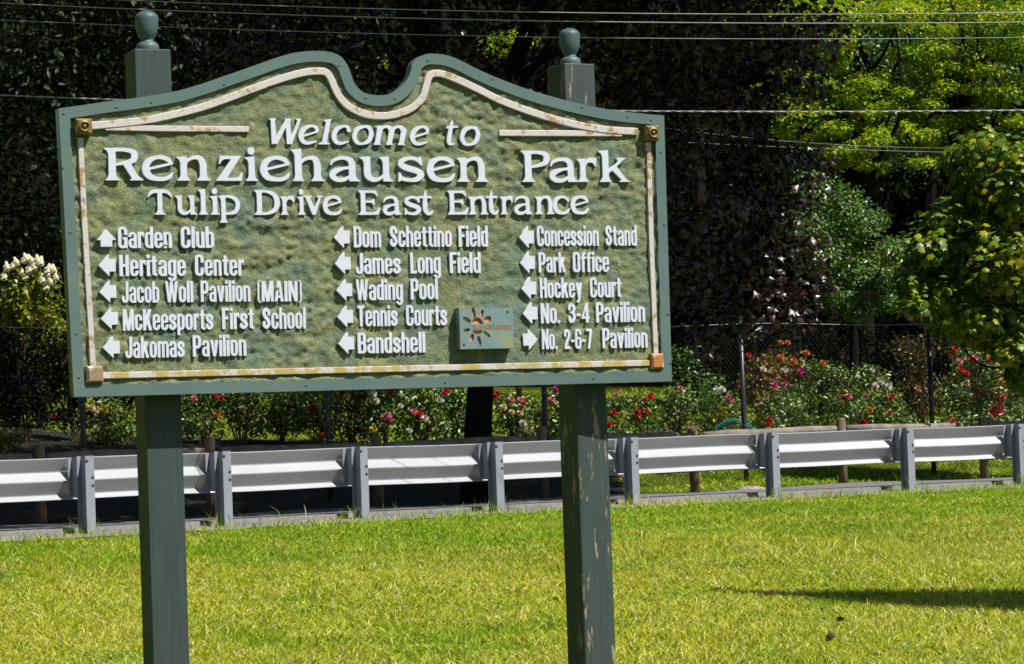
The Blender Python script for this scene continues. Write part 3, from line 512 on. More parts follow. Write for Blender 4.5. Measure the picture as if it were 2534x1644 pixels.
def corner(c, w_, h_, yf, mat, ring=True):
    u, z = c; mb = MB(); a, b = w_/2, h_/2; k = .008
    V = [(u-a, .02, z-b), (u+a, .02, z-b), (u+a, .02, z+b), (u-a, .02, z+b), (u-a, yf+k, z-b), (u+a, yf+k, z-b), (u+a, yf+k, z+b), (u-a, yf+k, z+b),
         (u-a+k, yf, z-b+k), (u+a-k, yf, z-b+k), (u+a-k, yf, z+b-k), (u-a+k, yf, z+b-k)]
    mb.add(V, [(0, 1, 5, 4), (1, 2, 6, 5), (2, 3, 7, 6), (3, 0, 4, 7), (4, 5, 9, 8), (5, 6, 10, 9), (6, 7, 11, 10), (7, 4, 8, 11), (8, 9, 10, 11), (3, 2, 1, 0)])
    o = mb.build('corner_block', mat, sign)
    if ring:
        r = MB().lathe([(.021, 0), (.021, .007), (.017, .009), (.013, .006), (.012, 0)], 20); me = r.build('ring', MT['gold'], o); me.matrix_basis = Matrix.Translation((u, yf, z)) @ RX
        me = MB().lathe([(.009, 0), (.008, .006), (.004, .010), (.0008, .011)], 14).build('knob', MT['gold'], o, True); me.matrix_basis = Matrix.Translation((u, yf, z)) @ RX
    return o
corner(Z1(308, 936), .062, .060, -.030, MT['gold']); corner(Z2(2104, 983), .056, .060, -.030, MT['gold'])
corner(Z4(397, 1327), .062, .062, -.016, MT['peeled'], False); corner(Z5(2153, 1230), .054, .062, -.013, MT['rustorange'], False)
sc_me = MB().lathe([(.0048, 0), (.0048, .001), (.003, .0018), (.0005, .0018)], 10).build('screw', MT['screw'], sign); first = True
for f_, pts in ((Z1, ((170, 838), (557, 792), (815, 755), (1350, 622), (2192, 485), (165, 1235))), (Z2, ((470, 447), (945, 582), (1603, 790), (1937, 860), (2110, 882), (2183, 1120), (15, 722), (228, 725))),
                (Z4, ((220, 285), (265, 1030), (283, 1352), (1950, 1410))), (Z5, ((2208, 230), (2232, 885), (2250, 1247), (1685, 1360), (597, 1388)))):
    for p in pts:
        o = sc_me if first else sc_me.copy()
        if not first: COL.objects.link(o)
        first = False; u, z = f_(*p); o.matrix_basis = Matrix.Translation((u, 0, z)) @ RX

# -- lettering
cacheS, cacheT = {}, {}
def put_letter(key, loops, mat, u, z, rot, sx, sy, dep, y, cache):
    if key not in cache: cache[key] = fill('letter', loops, 1.0)
    o = link('letter', cache[key], mat, sign)
    o.matrix_basis = Matrix.Translation((u, y, z)) @ RX @ Matrix.Rotation(rot, 4, 'Z') @ Matrix.Diagonal((sx, sy, dep, 1)); return o
def title(chars, base, cap, it=False, y=.012, dep=.018):
    """chars: (letter, left px, right px); base: ((px,py),(px,py)) baseline; cap: height in px"""
    (xa, ya), (xb, yb) = base
    for c, xl, xr in chars:
        yl = ya+(yb-ya)*(xl-xa)/(xb-xa); yr = ya+(yb-ya)*(xr-xa)/(xb-xa); a = S2(xl, yl, y-dep/2); b = S2(xr, yr, y-dep/2); t_ = S2(xl, yl-cap, y-dep/2)
        key = (c, it)
        if key not in cacheT:
            L = serif(c, it); A = np.vstack(L); x0, x1 = A[:, 0].min(), A[:, 0].max(); cacheT[key] = (L, x0, x1)
        L, x0, x1 = cacheT[key]
        sx = np.hypot(*(b-a))/(x1-x0); sy = (t_[1]-a[1]); L2 = [q_-np.array([x0, 0]) for q_ in L]
        put_letter(key, L2, MT['white'], a[0], a[1], math.atan2(b[1]-a[1], b[0]-a[0]), sx, sy, dep, y, cacheS)
title([('W', 668, 747), ('e', 739, 789.3), ('l', 789.3, 823), ('c', 821.3, 869.3), ('o', 872.4, 925.3), ('m', 925.3, 1008), ('e', 1014.7, 1063), ('t', 1105.8, 1136.6), ('o', 1139, 1189.3)], ((667, 356.5), (1190, 361)), 63.5, True)
title([('R', 259.3, 354.5), ('e', 352.4, 430.1), ('n', 438.5, 521.5), ('z', 535.2, 601.3), ('i', 607.6, 638.7), ('e', 644.4, 719), ('h', 722.5, 804.1), ('a', 816, 891.7), ('u', 892.3, 973.6), ('s', 985.8, 1050.9), ('e', 1056.8, 1127.2), ('n', 1132.4, 1208.9)], ((259, 446.5), (1209, 450.5)), 80.5, dep=.020, y=.011)
title([('P', 1291.6, 1362.6), ('a', 1360.5, 1431.5), ('r', 1429.8, 1478.2), ('k', 1483.4, 1559)], ((1291, 450.5), (1559, 450.5)), 77.5, dep=.020, y=.011)
title([('T', 366.7, 426.6), ('u', 434.3, 487.9), ('l', 491.7, 515.2), ('i', 520.5, 544), ('p', 541.5, 595)], ((366, 531.5), (595, 531.5)), 62.5)
title([('D', 630.3, 693.8), ('r', 694.8, 729.5), ('i', 737, 756.4), ('v', 752.4, 800.1), ('e', 799.4, 847.2)], ((630, 532), (847, 532)), 61.5)
title([('E', 888, 942), ('a', 948, 994.2), ('s', 1001.5, 1043), ('t', 1040, 1072.4)], ((888, 532), (1072, 532)), 60.5)
title([('E', 1108.4, 1161.3), ('n', 1160.3, 1209), ('t', 1204.4, 1234.5), ('r', 1239, 1270.6), ('a', 1273.3, 1318.5), ('n', 1325.2, 1373), ('c', 1369, 1411.3), ('e', 1413, 1458.2)], ((1108, 531.5), (1458, 530)), 59.5)
def word(txt, xl, xr, yl, yr, cap, y=.012, dep=.016, mat=None, gap=.045):
    G_ = []
    for c in txt:
        if ('s', c) not in cacheT: cacheT[('s', c)] = small(c)
        G_.append(cacheT[('s', c)])
    tot = sum(g[1] for g in G_)+gap*(len(txt)-1); off = y-dep/2
    a = S2(xl, yl, off); b = S2(xr, yr, off); t_ = S2(xl, yl-cap, off); Lw = np.hypot(*(b-a)); sx = Lw/tot; sy = t_[1]-a[1]; dr = (b-a)/Lw; x = 0
    for c, g in zip(txt, G_):
        p = a+dr*x*sx; put_letter(('s', c), g[0], mat or MT['white'], p[0], p[1], math.atan2(dr[1], dr[0]), sx, sy, dep, y, cacheS); x += g[1]+gap
for wd in (('Garden', 292.7, 426, 614.5, 614, 53), ('Club', 448.6, 531, 614, 613.5, 53), ('Heritage', 296, 460.4, 683.8, 683, 53), ('Center', 483.3, 604.6, 683, 682.5, 53),
           ('Jacob', 302, 394.7, 749.8, 749, 52.5), ('Woll', 410, 479, 748.5, 748, 52.5), ('Pavilion', 497.5, 620.4, 747.3, 746.3, 52.5), ('(MAIN)', 638, 747.4, 746.5, 746, 51),
           ('McKeesports', 304.5, 528.4, 818.5, 816, 53), ('First', 550.3, 629.5, 815, 814.3, 53), ('School', 650.7, 757.5, 814.5, 813.5, 53),
           ('Jakomas', 310.5, 457.7, 886.5, 884, 53), ('Pavilion', 477.9, 610.3, 883, 880.5, 53),
           ('Dom', 876, 944, 612.5, 612, 52), ('Schettino', 965.7, 1119, 611.5, 611, 52.5), ('Field', 1136, 1208.5, 611, 610.5, 52),
           ('James', 881, 992.6, 678.5, 677.5, 52), ('Long', 1016.2, 1091.3, 677, 676.5, 52), ('Field', 1114, 1190.5, 676.3, 675.7, 52),
           ('Wading', 882, 997.7, 743.5, 742.5, 51.5), ('Pool', 1017.2, 1084.6, 741.5, 740.5, 51.5), ('Tennis', 885.8, 984.5, 808, 807, 51.5), ('Courts', 1006, 1107, 806.5, 805.5, 51.5), ('Bandshell', 886, 1053.3, 875, 872.5, 51.5),
           ('Concession', 1330.5, 1482.7, 609.8, 608.8, 50.5), ('Stand', 1499.5, 1577, 608.5, 608, 50.5), ('Park', 1333.8, 1400.2, 674.7, 674.2, 50), ('Office', 1418.7, 1508, 674, 673, 50),
           ('Hockey', 1337, 1441.6, 738, 737, 50), ('Court', 1461, 1538.3, 736.5, 736, 50), ('No.', 1339.6, 1386.7, 801, 800, 50), ('3-4', 1407, 1460, 799.8, 799, 49.5), ('Pavilion', 1476, 1597.2, 798.5, 796.5, 50),
           ('No.', 1342, 1380, 865, 864.5, 50), ('2-6-7', 1397, 1466.5, 864, 863, 49.5), ('Pavilion', 1491.8, 1603.3, 862.3, 860.5, 50)):
    word(*wd)
ar = fill('arrow', [np.array([(0, 0), (.5, .5), (.5, .29), (.8, .29), (.8, -.29), (.5, -.29), (.5, -.5)])], 1.0)
def arrow(tx, ty, wpx, hpx, rot=0):
    a = S2(tx, ty, .001); e = S2(tx+10, ty, .001)[0]-a[0]; o = link('arrow', ar, MT['white'], sign); s_ = hpx*e/10
    o.matrix_basis = Matrix.Translation((a[0], .010, a[1])) @ RX @ Matrix.Rotation(rot, 4, 'Z') @ Matrix.Diagonal((wpx*e/10/.8, s_, .018, 1))
arrow(262.7, 567, 42.7, 49, -math.pi/2)
for tx, ty in ((243.8, 656.8), (245.5, 722), (249.5, 788.5), (254, 860)): arrow(tx, ty, 42.5, 53)
for tx, ty in ((825.9, 587), (828.5, 651.8), (832, 718), (834.3, 783.8), (837, 849.8)): arrow(tx, ty, 39.5, 51.5)
for tx, ty in ((1284.6, 587), (1286.7, 650), (1290, 713.4), (1293.4, 775.4)): arrow(tx, ty, 37, 50.5)
arrow(1331, 840, 36, 48, math.pi)

# -- the small plaque with the carved sun
PQ = lambda x, y: S2(1120+x/11.876, 750+y/11.876, -.020)
pc = [PQ(165, 145), PQ(1750, 135), PQ(1775, 1330), PQ(205, 1365)]
plq = empty('plaque'); plq.parent = sign
holes = []
cx = PQ(700, 700); px_ = np.linalg.norm(PQ(100, 0)-PQ(0, 0))/100
def el(c, rx, ry, rot=0, n=20):
    t = -np.arange(n)*2*math.pi/n; p = np.column_stack([rx*np.cos(t), ry*np.sin(t)])*px_; R_ = np.array([[math.cos(rot), -math.sin(rot)], [math.sin(rot), math.cos(rot)]]); return p@R_.T+c
for (x, y, L_, w_, r_) in ((590, 290, 150, 55, 100), (830, 320, 125, 45, 70), (1000, 490, 120, 85, 35), (390, 495, 130, 60, 150), (385, 805, 105, 50, 190), (535, 1030, 125, 55, 250), (760, 1110, 140, 50, 282), (985, 920, 135, 45, 322)):
    holes.append(el(PQ(x, y), L_, w_, math.radians(r_)))
d1 = el(cx+np.array([0, 15*px_]), 178, 235, 0, 40); yc = cx[1]
up_ = np.array([p if p[1] > yc+70*px_ else [p[0], yc+70*px_] for p in d1]); lo_ = np.array([p if p[1] < yc-105*px_ else [p[0], yc-105*px_] for p in d1])
def dedup(P):
    o = [P[0]]
    for p in P[1:]:
        if np.hypot(*(p-o[-1])) > 1e-4: o.append(p)
    return np.array([p for i, p in enumerate(o) if not (abs(p[1]-o[i-1][1]) < 1e-7 and abs(p[1]-o[(i+1) % len(o)][1]) < 1e-7)])
holes += [dedup(up_), dedup(lo_)]
flat('plate', fill('plate', [np.array(pc)]+holes, .008), MT['plaque'], plq, y=-.026)
flat('carved_sun', fill('carved_sun', [np.array(pc)*.995+np.mean(pc, 0)*.005], .036), MT['orange'], plq, y=-.0038)
sd = MB(); c4 = np.array(pc)
for i in range(4):
    a, b = c4[i], c4[(i+1) % 4]; m_ = np.mean(c4, 0); ao = a+(a-m_)*.004; bo = b+(b-m_)*.004
    sd.add([(ao[0], -.0295, ao[1]), (bo[0], -.0295, bo[1]), (bo[0], .02, bo[1]), (ao[0], .02, ao[1])], [(0, 1, 2, 3)])
sd.build('edge', MT['plaque'], plq)
for p in ((1590, 265), (310, 1225)):
    u, z = PQ(*p); o = MB().lathe([(.005, 0), (.004, .002), (.0005, .002)], 10).build('screw', MT['screw'], plq); o.matrix_basis = Matrix.Translation((u, -.030, z)) @ RX
def tiny(txt, x0, x1, yb, cap, mat):
    P0 = PQ(x0, yb); G_ = [cacheT.setdefault(('s', c), small(c)) if ('s', c) not in cacheT else cacheT[('s', c)] for c in txt]; tot = sum(g[1] for g in G_)+.09*(len(txt)-1)
    sx = (x1-x0)*px_/tot; x = 0
    for c, g in zip(txt, G_):
        k_ = ('s', c)
        if k_ not in cacheS: cacheS[k_] = fill('letter', g[0], 1.0)
        o = link('letter', cacheS[k_], MT['white'], plq)
        o.material_slots[0].link = 'OBJECT'; o.material_slots[0].material = mat
        o.matrix_basis = Matrix.Translation((P0[0]+x*sx, -.0305, P0[1])) @ RX @ Matrix.Diagonal((sx, cap*px_, .0014, 1)); x += g[1]+.09
tiny('IKO', 585, 860, 785, 120, MT['brown']); tiny('workscape', 905, 1700, 785, 165, MT['brown'])

# -- posts
def post(pxl, pyl, pxr, ztop, yoff, rz, mat, fin):
    a = S2(pxl, pyl, yoff); b = S2(pxr, pyl, yoff); w_ = .142; u = (a[0]+b[0])/2
    m = MB(); h = ztop-a[1]+a[1]; k = .004; zb = -.6
    P = [(-w_/2+k, -w_/2), (w_/2-k, -w_/2), (w_/2, -w_/2+k), (w_/2, w_/2-k), (w_/2-k, w_/2), (-w_/2+k, w_/2), (-w_/2, w_/2-k), (-w_/2, -w_/2+k)]
    lv = [zb, .3, .8, 1.2, 1.8, 2.4, ztop-.003, ztop]; V = []
    for i, z in enumerate(lv):
        s_ = .97 if i == len(lv)-1 else 1
        V += [(x*s_, y*s_, z) for x, y in P]
    m.add(V, [(i*8+k2, i*8+(k2+1) % 8, (i+1)*8+(k2+1) % 8, (i+1)*8+k2) for i in range(len(lv)-1) for k2 in range(8)]+[tuple(range((len(lv)-1)*8, len(lv)*8)), tuple(range(8))[::-1]])
    o = m.build('post', mat, sign); o.location = (u, yoff+w_/2, 0); o.rotation_euler = (0, 0, rz)
    s_ = fin; prof = [(.040, 0), (.042, .006), (.043, .020), (.038, .030), (.027, .036), (.023, .042), (.026, .049), (.034, .060), (.0395, .078), (.0425, .100), (.0435, .125), (.0430, .134), (.039, .140), (.030, .149), (.017, .155), (.004, .157)]
    f = MB().lathe([(r*s_*1.02, z*s_) for r, z in prof], 28).build('finial', MT['finial'], o, True); f.location = (0, 0, ztop); return o
zl = S2(380, 122, .12)[1]; zr = S2(1430, 157, .12)[1]
PL = post(332.4, 200, 426.7, zl, .118, 0, MT['post'], 1.0)
PR = post(1390.5, 202, 1470, zr, .126, math.radians(7), MT['post_worn'], .97)
for z in (2.0, 2.35):                       # battens between board and posts
    MB().box(.15, 2.2, .056, .116, z, z+.09).build('batten', MT['post'], sign)

# ------------------------------------------------------------------ guardrail
gr = tag(empty('guardrail', (0, float(D(0)), .875)), 'galvanised steel guardrail seen from behind, running across the far edge of the lawn', 'guardrail')
gi = np.array([0, float(D(0)), .875])
k2 = 1.0647; gposts = [(203, 1240), (522, 1220), (840, 1200), (1155, 1182), (1470, 1168), (1798, 1157), (2112, 1143)]
GX = [on_line(a*k2, b*k2, 0)[0] for a, b in gposts]; GX = [GX[0]-2.9, GX[0]-1.45]+GX+[GX[-1]+1.5, GX[-1]+3.0]
def ibeam(m, wx, dy, z0, z1, t=.007, cy=0):
    m.box(-wx/2, wx/2, cy-dy/2, cy-dy/2+t, z0, z1); m.box(-wx/2, wx/2, cy+dy/2-t, cy+dy/2, z0, z1); m.box(-t/2, t/2, cy-dy/2+t, cy+dy/2-t, z0, z1)
pm = MB(); ibeam(pm, .102, .152, -.75, .765); pme = pm.build('rail_post', MT['galv_post'], gr); pme.name = 'rail_post'
bm_ = MB(); ibeam(bm_, .098, .15, .36, .755); bme = bm_.build('blockout', MT['galv_post'], gr)
bo = MB()
bo.lathe([(.016, 0), (.016, .008), (.006, .012)], 6); bme2 = bo.build('bolt', MT['bolt'], gr)
for i, x in enumerate(GX):
    t = tdir(x); rz = math.atan2(t[1], t[0]); p = np.array([x, float(D(x)), .875])-gi
    def pl(src, off, dz=0, along=0, rx=None):
        o = src if src.name in ('rail_post', 'blockout', 'bolt') and i == 0 and not src.get('u') else src.copy()
        if o is not src: COL.objects.link(o)
        src['u'] = 1
        if 'u' in o and o is not src: del o['u']
        o.location = (p[0]-t[1]*off+t[0]*along, p[1]+t[0]*off+t[1]*along, p[2]+dz); o.rotation_euler = (rx or 0, 0, rz + random.uniform(-.02, .02)*(rx is None)); return o
    pl(pme, 0); pl(bme, .155)
    for dz, al in ((.72, -.035), (.56, .03), (.48, .03)): pl(bme2, -.076, dz, al, math.pi/2)
for s_ in (pme, bme, bme2):
    if 'u' in s_: del s_['u']
# W profile: (depth away from the post, height)
wp = [(v_, .312*(1-f_)) for v_, f_ in ((.024, 0), (.004, .012), (.006, .03), (.078, .30), (.083, .325), (.080, .35), (.008, .53), (.003, .555), (.008, .58), (.078, .85), (.083, .87), (.078, .893), (.030, .985), (.030, 1.0))]
def railpanel(xa, xb, off):
    n = max(2, int((xb-xa)/.15)); xs = np.linspace(xa, xb, n+1); V = []
    for x in xs:
        t = tdir(x)
        wob = .004*math.sin(x*3.1)
        for d_, z in wp: q_ = off+d_; V.append((x-t[1]*q_-gi[0], float(D(x))+t[0]*q_-gi[1], .345+z*1.32+wob))
    k = len(wp); me = mesh('rail_panel', V, [(i*k+j, i*k+j+1, (i+1)*k+j+1, (i+1)*k+j) for i in range(n) for j in range(k-1)], MT['galv'], gr, True)
    md = me.modifiers.new('thickness', 'SOLIDIFY'); md.thickness = .003; return me
xa = GX[0]-1.0; j = 0
for i in range(1, len(GX), 2):
    xb = GX[i]+.22; railpanel(xa, xb, .236+.006*(j % 2)); xa = xb-.30; j += 1
railpanel(xa, GX[-1]+2.5, .236+.006*(j % 2))

# ------------------------------------------------------------------ log fence
lf = tag(empty('log_fence', (0, float(D(0))+3.6, .9)), 'weathered round log fence with two rails between the road and the rose garden', 'fence'); lo = np.array([0, float(D(0))+3.6, .9])
LX = [on_line(a*k2, 1130*k2, 3.6)[0] for a in (92, 492, 880, 1265, 1617, 1960, 2290)]; LX = [LX[0]-1.9]+LX+[LX[-1]+1.9]
for i, x in enumerate(LX):
    y = float(D(x))+3.6; z = float(G(x, y)); h = .90+random.uniform(-.02, .05)
    lean = random.uniform(-.02, .02)
    m = MB().tube([(x-lo[0], y-lo[1], z-.3-lo[2]), (x-lo[0]+lean, y-lo[1], z+h-.02-lo[2]), (x-lo[0]+lean, y-lo[1], z+h-lo[2])], [.066, .063, .054], 12, jit=.03); m.build('fence_post', MT['log_post'], lf, True)
    if i < len(LX)-1:
        x2 = LX[i+1]; y2 = float(D(x2))+3.6; z2 = float(G(x2, y2))
        for hh in (.77, .36):
            A = np.array([x, y, z+hh])-lo; B_ = np.array([x2, y2, z2+hh])-lo; e = (B_-A)/np.linalg.norm(B_-A); P = [A+(B_-A)*s+np.array([0, 0, random.uniform(-.008, .008)]) for s in np.linspace(0.04, .96, 6)]
            r = random.uniform(.052, .062); MB().tube(P, [r*.75]+[r*random.uniform(.95, 1.05) for _ in range(4)]+[r*.75], 12, jit=.02).build('log_rail', MT['log'], lf, True)

# ------------------------------------------------------------------ chain link fence
cf = tag(empty('chain_link_fence', (0, float(D(0))+5.4, .98)), 'black chain link fence with tall thin steel posts in front of the rose bushes', 'fence'); co = np.array([0, float(D(0))+5.4, .98])
CX = [on_line(a*k2, 1120*k2, 5.4)[0] for a in (197, 767, 1272, 1735, 2172)]; CX = [CX[0]-2.9]+CX+[CX[-1]+2.7, CX[-1]+5.4]
def cpt(x, z): y = float(D(x))+5.4; return np.array([x, y, float(G(x, y))+z])-co
for i, x in enumerate(CX):
    p0, p1 = cpt(x, -.4), cpt(x, 2.22); m = MB().tube([p0, p1], .034, 12); m.tube([p1, p1+np.array([0, 0, .03])], [.040, .022], 12)
    o = m.build('fence_post', MT['black_steel'], cf, True)
    for hz in (.25, .75, 1.25, 1.75, 2.1): MB().tube([cpt(x, hz-.008), cpt(x, hz+.008)], .038, 10).build('band', MT['bolt'], o)
XX = np.linspace(CX[0], CX[-1], 60)
MB().tube([cpt(x, 2.12) for x in XX], .004, 5).build('top_wire', MT['wire'], cf)
xa, xb = CX[0], CX[-1]; arc = np.concatenate([[0], np.cumsum(np.hypot(np.diff(XX), np.diff(D(XX))))]); Lf = arc[-1]; mw = MB(); sp = .075; hm = 2.06
for s_ in np.arange(-hm, Lf, sp):
    for dr_ in (1, -1):
        a0 = s_ if dr_ == 1 else s_+hm; P = []
        for zz in np.linspace(.02, hm, 5):
            ss = a0+dr_*(zz); P.append((ss, zz))
        P = [(a, b) for a, b in P if 0 <= a <= Lf]
        if len(P) > 1:
            mw.tube([cpt(float(np.interp(a, arc, XX)), b)+np.array([0, .003*dr_, 0]) for a, b in P], .0025, 3, cap=False)
tag(mw.build('wire_mesh', MT['mesh_wire'], cf), kind='stuff')

# ------------------------------------------------------------------ overhead wires
def cable(name, pts, d, r, label, twist=False, ext=8):
    P = np.array([at(x, y, d) for x, y in pts]); c = np.polyfit(P[:, 0], P[:, 2], min(2, len(pts)-1)); xs = np.linspace(P[:, 0].min()-ext, P[:, 0].max()+ext, 160)
    L_ = np.array([(x, d, np.polyval(c, x)) for x in xs])
    m = MB()
    if twist:
        xs = np.linspace(P[:, 0].min()-ext, P[:, 0].max()+ext, 1500); L_ = np.array([(x, d, np.polyval(c, x)) for x in xs])
        for ph in (0, math.pi):
            m.tube([p+np.array([0, math.cos(p[0]*26+ph)*r*.8, math.sin(p[0]*26+ph)*r*.8]) for p in L_], r*.75, 5)
    else: m.tube(L_, r, 6)
    return tag(m.build(name, MT['wire'], None, True), label, 'cable', 'overhead cables')
cable('overhead_cable', [(302, 0), (900, 21), (1700, 35), (2100, 35), (2534, 31.5)], 30, .0052, 'thin overhead cable, topmost of the close trio near the top of the photo')
cable('overhead_cable', [(0, 8), (340, 22.7), (900, 42), (1700, 57), (2534, 55)], 30.4, .0058, 'thin overhead cable, middle one of the close trio crossing above the sign')
cable('overhead_cable', [(100, 54), (900, 82.5), (1700, 96), (2534, 93)], 30.8, .0040, 'thin overhead cable, lowest of the trio, passing behind both finials')
cable('overhead_cable', [(0, 236), (315, 247.5), (1540, 274.5), (2200, 277), (2480, 273)], 31.4, .0062, 'thick twisted overhead cable passing behind the sign just under its top corners', True)
cable('overhead_cable', [(1865, 361), (2150, 372), (2500, 380)], 44, .0035, 'faint thin cable among the leaves at right, lower of two', ext=3)
cable('overhead_cable', [(1952, 350), (2200, 364), (2500, 366)], 44.5, .003, 'faint thin cable among the leaves at right, upper of two', ext=3)

# ------------------------------------------------------------------ leaves
SH = {'oval': (np.array([(0, 0, 0), (.30, .45, .10), (0, 1, -.05), (-.30, .45, .10)]), np.array([(0, 1, 2), (0, 2, 3)])),
      'blade': (np.array([(0, 0, 0), (.12, .5, .03), (0, 1, -.1), (-.12, .5, .03)]), np.array([(0, 1, 2), (0, 2, 3)]))}
_o = [(0, 1), (.19, .70), (.45, .80), (.38, .50), (.52, .26), (.27, .14), (0, 0), (-.27, .14), (-.52, .26), (-.38, .50), (-.45, .80), (-.19, .70)]
SH['maple'] = (np.array([(x, y, -.16*(abs(x)*1.2+abs(y-.45))) for x, y in _o]+[(0, .42, .04)]), np.array([(i, (i+1) % 12, 12) for i in range(12)]))
_o = [(0, 1), (.14, .60), (.5, .68), (.2, .22), (0, 0), (-.2, .22), (-.5, .68), (-.14, .60)]
SH['star'] = (np.array([(x, y, -.18*abs(x)-.1*abs(y-.45)) for x, y in _o]+[(0, .45, .04)]), np.array([(i, (i+1) % 8, 8) for i in range(8)]))
def unit(a): return a/np.maximum(np.linalg.norm(a, axis=-1, keepdims=True), 1e-9)
def leaf_arrays(P, Nn, size, shape, rng, droop=.3):
    """P positions, Nn normals -> vertices, triangles"""
    V0, T0 = SH[shape]; n = len(P); Nn = unit(Nn); r = rng.normal(size=(n, 3)); r[:, 2] -= droop*2; Yv = unit(r-(r*Nn).sum(1, keepdims=True)*Nn); Xv = np.cross(Yv, Nn)
    s = size*rng.uniform(.6, 1.25, (n, 1)) if np.isscalar(size) else size[:, None]
    V = P[:, None, :]+s[:, :, None]*(V0[None, :, 0:1]*Xv[:, None, :]+V0[None, :, 1:2]*Yv[:, None, :]+V0[None, :, 2:3]*Nn[:, None, :])
    T = T0[None]+(np.arange(n)*len(V0))[:, None, None]; return V.reshape(-1, 3), T.reshape(-1, 3)
def clump_pts(c, r, n, rng, shell=.45, up=.5, rnd=.7):
    d = unit(rng.normal(size=(n, 3))); rad = rng.uniform(shell**3, 1, (n, 1))**(1/3.); rr = np.array(r)
    P = np.array(c)+d*rad*rr*(1+.18*rng.normal(size=(n, 1)))
    return P, d*.8+np.array([0, 0, up])+rnd*rng.normal(size=(n, 3))
def leaves(name, clumps, size, shape, mat, parent, rng, droop=.3, shell=.45, up=.5, rnd=.7, cutf=None, kind='stuff', origin=(0, 0, 0)):
    A = [clump_pts(c, r, n, rng, shell, up, rnd) for c, r, n in clumps]; P = np.vstack([a[0] for a in A]); Nn = np.vstack([a[1] for a in A])
    if cutf is not None: k = cutf(P); P, Nn = P[k], Nn[k]
    V, T = leaf_arrays(P-np.array(origin), Nn, size, shape, rng, droop); return tag(npmesh(name, V, T, mat, parent), kind=kind)
def limbs(m, base, tips, r0, rng, o):
    for tp in tips:
        tp = np.array(tp); b = np.array(base); mid = b*.45+tp*.55+rng.normal(size=3)*.12*np.linalg.norm(tp-b); mid[2] -= .05*np.linalg.norm(tp-b)
        P = catmull([b, (b+mid)/2+rng.normal(size=3)*.05, mid, tp], 4)-o; m.tube(P, list(np.linspace(r0, r0*.15, len(P))), 7, cap=False)
def tree(name, label, base, h_trunk, r_trunk, clumps, size, shape, lmat, bmat='bark', lean=(0, 0), group=None, seed=1, nlimb=14, **kw):
    rng = np.random.default_rng(seed); base = np.array([base[0], base[1], float(G(base[0], base[1]))]); root = tag(empty(name, base), label, 'tree', group)
    m = MB(); top = base+np.array([lean[0], lean[1], h_trunk])
    P = catmull([base-np.array([0, 0, .4]), base+np.array([0, 0, .2]), base*.5+top*.5+np.array([.06, .03, 0]), top], 5)-base
    m.tube(P, list(np.interp(np.linspace(0, 1, len(P)), [0, .12, .3, 1], [r_trunk*1.5, r_trunk*1.15, r_trunk, r_trunk*.55])), 14, jit=.04)
    sel = rng.permutation(len(clumps))[:nlimb]
    for i in sel:
        f = rng.uniform(.45, 1); limbs(m, base+(top-base)*f, [np.array(clumps[i][0])], r_trunk*.35, rng, base)
    m.build('trunk', MT[bmat], root, True)
    leaves('crown', clumps, size, shape, MT[lmat], root, rng, origin=base, **kw); return root
def crown_clumps(c, R, n, cr, nl, rng, shell=.55, flatz=.7, zmin=None):
    out = []
    while len(out) < n:
        d = unit(rng.normal(size=3)); p = np.array(c)+d*np.array(R)*rng.uniform(shell**2, 1)**.5
        if zmin is not None and p[2] < zmin: continue
        s = cr*rng.uniform(.65, 1.3); out.append((p, (s, s, s*flatz), int(nl*(s/cr)**2)))
    return out

# far hillside wood, one mass
rng = np.random.default_rng(5); cl = []
for i in range(400):
    x = rng.uniform(-24, 26); y = rng.uniform(63, 84); g = float(G(x, y)); cl.append(((x, y, g+rng.uniform(.2, 9)), (rng.uniform(.9, 2.2),)*3, 420))
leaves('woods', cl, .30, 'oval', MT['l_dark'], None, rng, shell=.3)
m = MB()
for i in range(40):
    x = rng.uniform(-22, 24); y = rng.uniform(62, 70); g = float(G(x, y)); m.tube([(x, y, g-.3), (x+rng.normal()*.3, y, g+5), (x+rng.normal()*.5, y, g+10)], [.22, .17, .1], 8)
tag(m.build('woods_trunks', MT['bark'], None), kind='stuff')

# purple maple: trunk between the log fence and the sign's posts, crown over the road
rng = np.random.default_rng(21); tx = at(1172, 1080, 36.6)[0]; cl = crown_clumps((.4, 36.6, 7.4), (4.2, 3.0, 4.6), 170, .66, 150, rng, .5, .6, zmin=3.4)
for px, py, d, s in ((1700, 700, 36, .55), (1780, 790, 36.2, .6), (1720, 850, 35.6, .4), (1830, 640, 36.5, .7), (1900, 560, 36.8, .65), (1960, 480, 37, .6), (1990, 720, 36.5, .55), (2010, 620, 37, .45), (1900, 760, 36, .6), (1960, 790, 36.2, .4), (1690, 560, 35.8, .6), (1800, 480, 36, .6), (1900, 400, 36.3, .6), (2010, 400, 37, .45),
                     (1700, 380, 36, .6), (1850, 250, 36.3, .7), (1960, 110, 36.6, .7), (2050, 60, 37, .5), (2020, 200, 37, .45), (1700, 150, 36, .8), (1560, 100, 35.6, .8), (1450, 20, 35.6, .8), (1300, 40, 35.6, .7), (1600, 240, 35.8, .6), (1850, 20, 36, .9), (1820, 330, 36.6, .55), (1740, 620, 35.9, .5), (1840, 820, 36.4, .35), (1900, 660, 36.6, .5), (1740, 890, 36, .2)):
    s *= .8; cl.append((at(px, py, d), (s, s*.8, s*.8), int(230*(s/.6)**2)))
r9 = np.random.default_rng(77); over = []
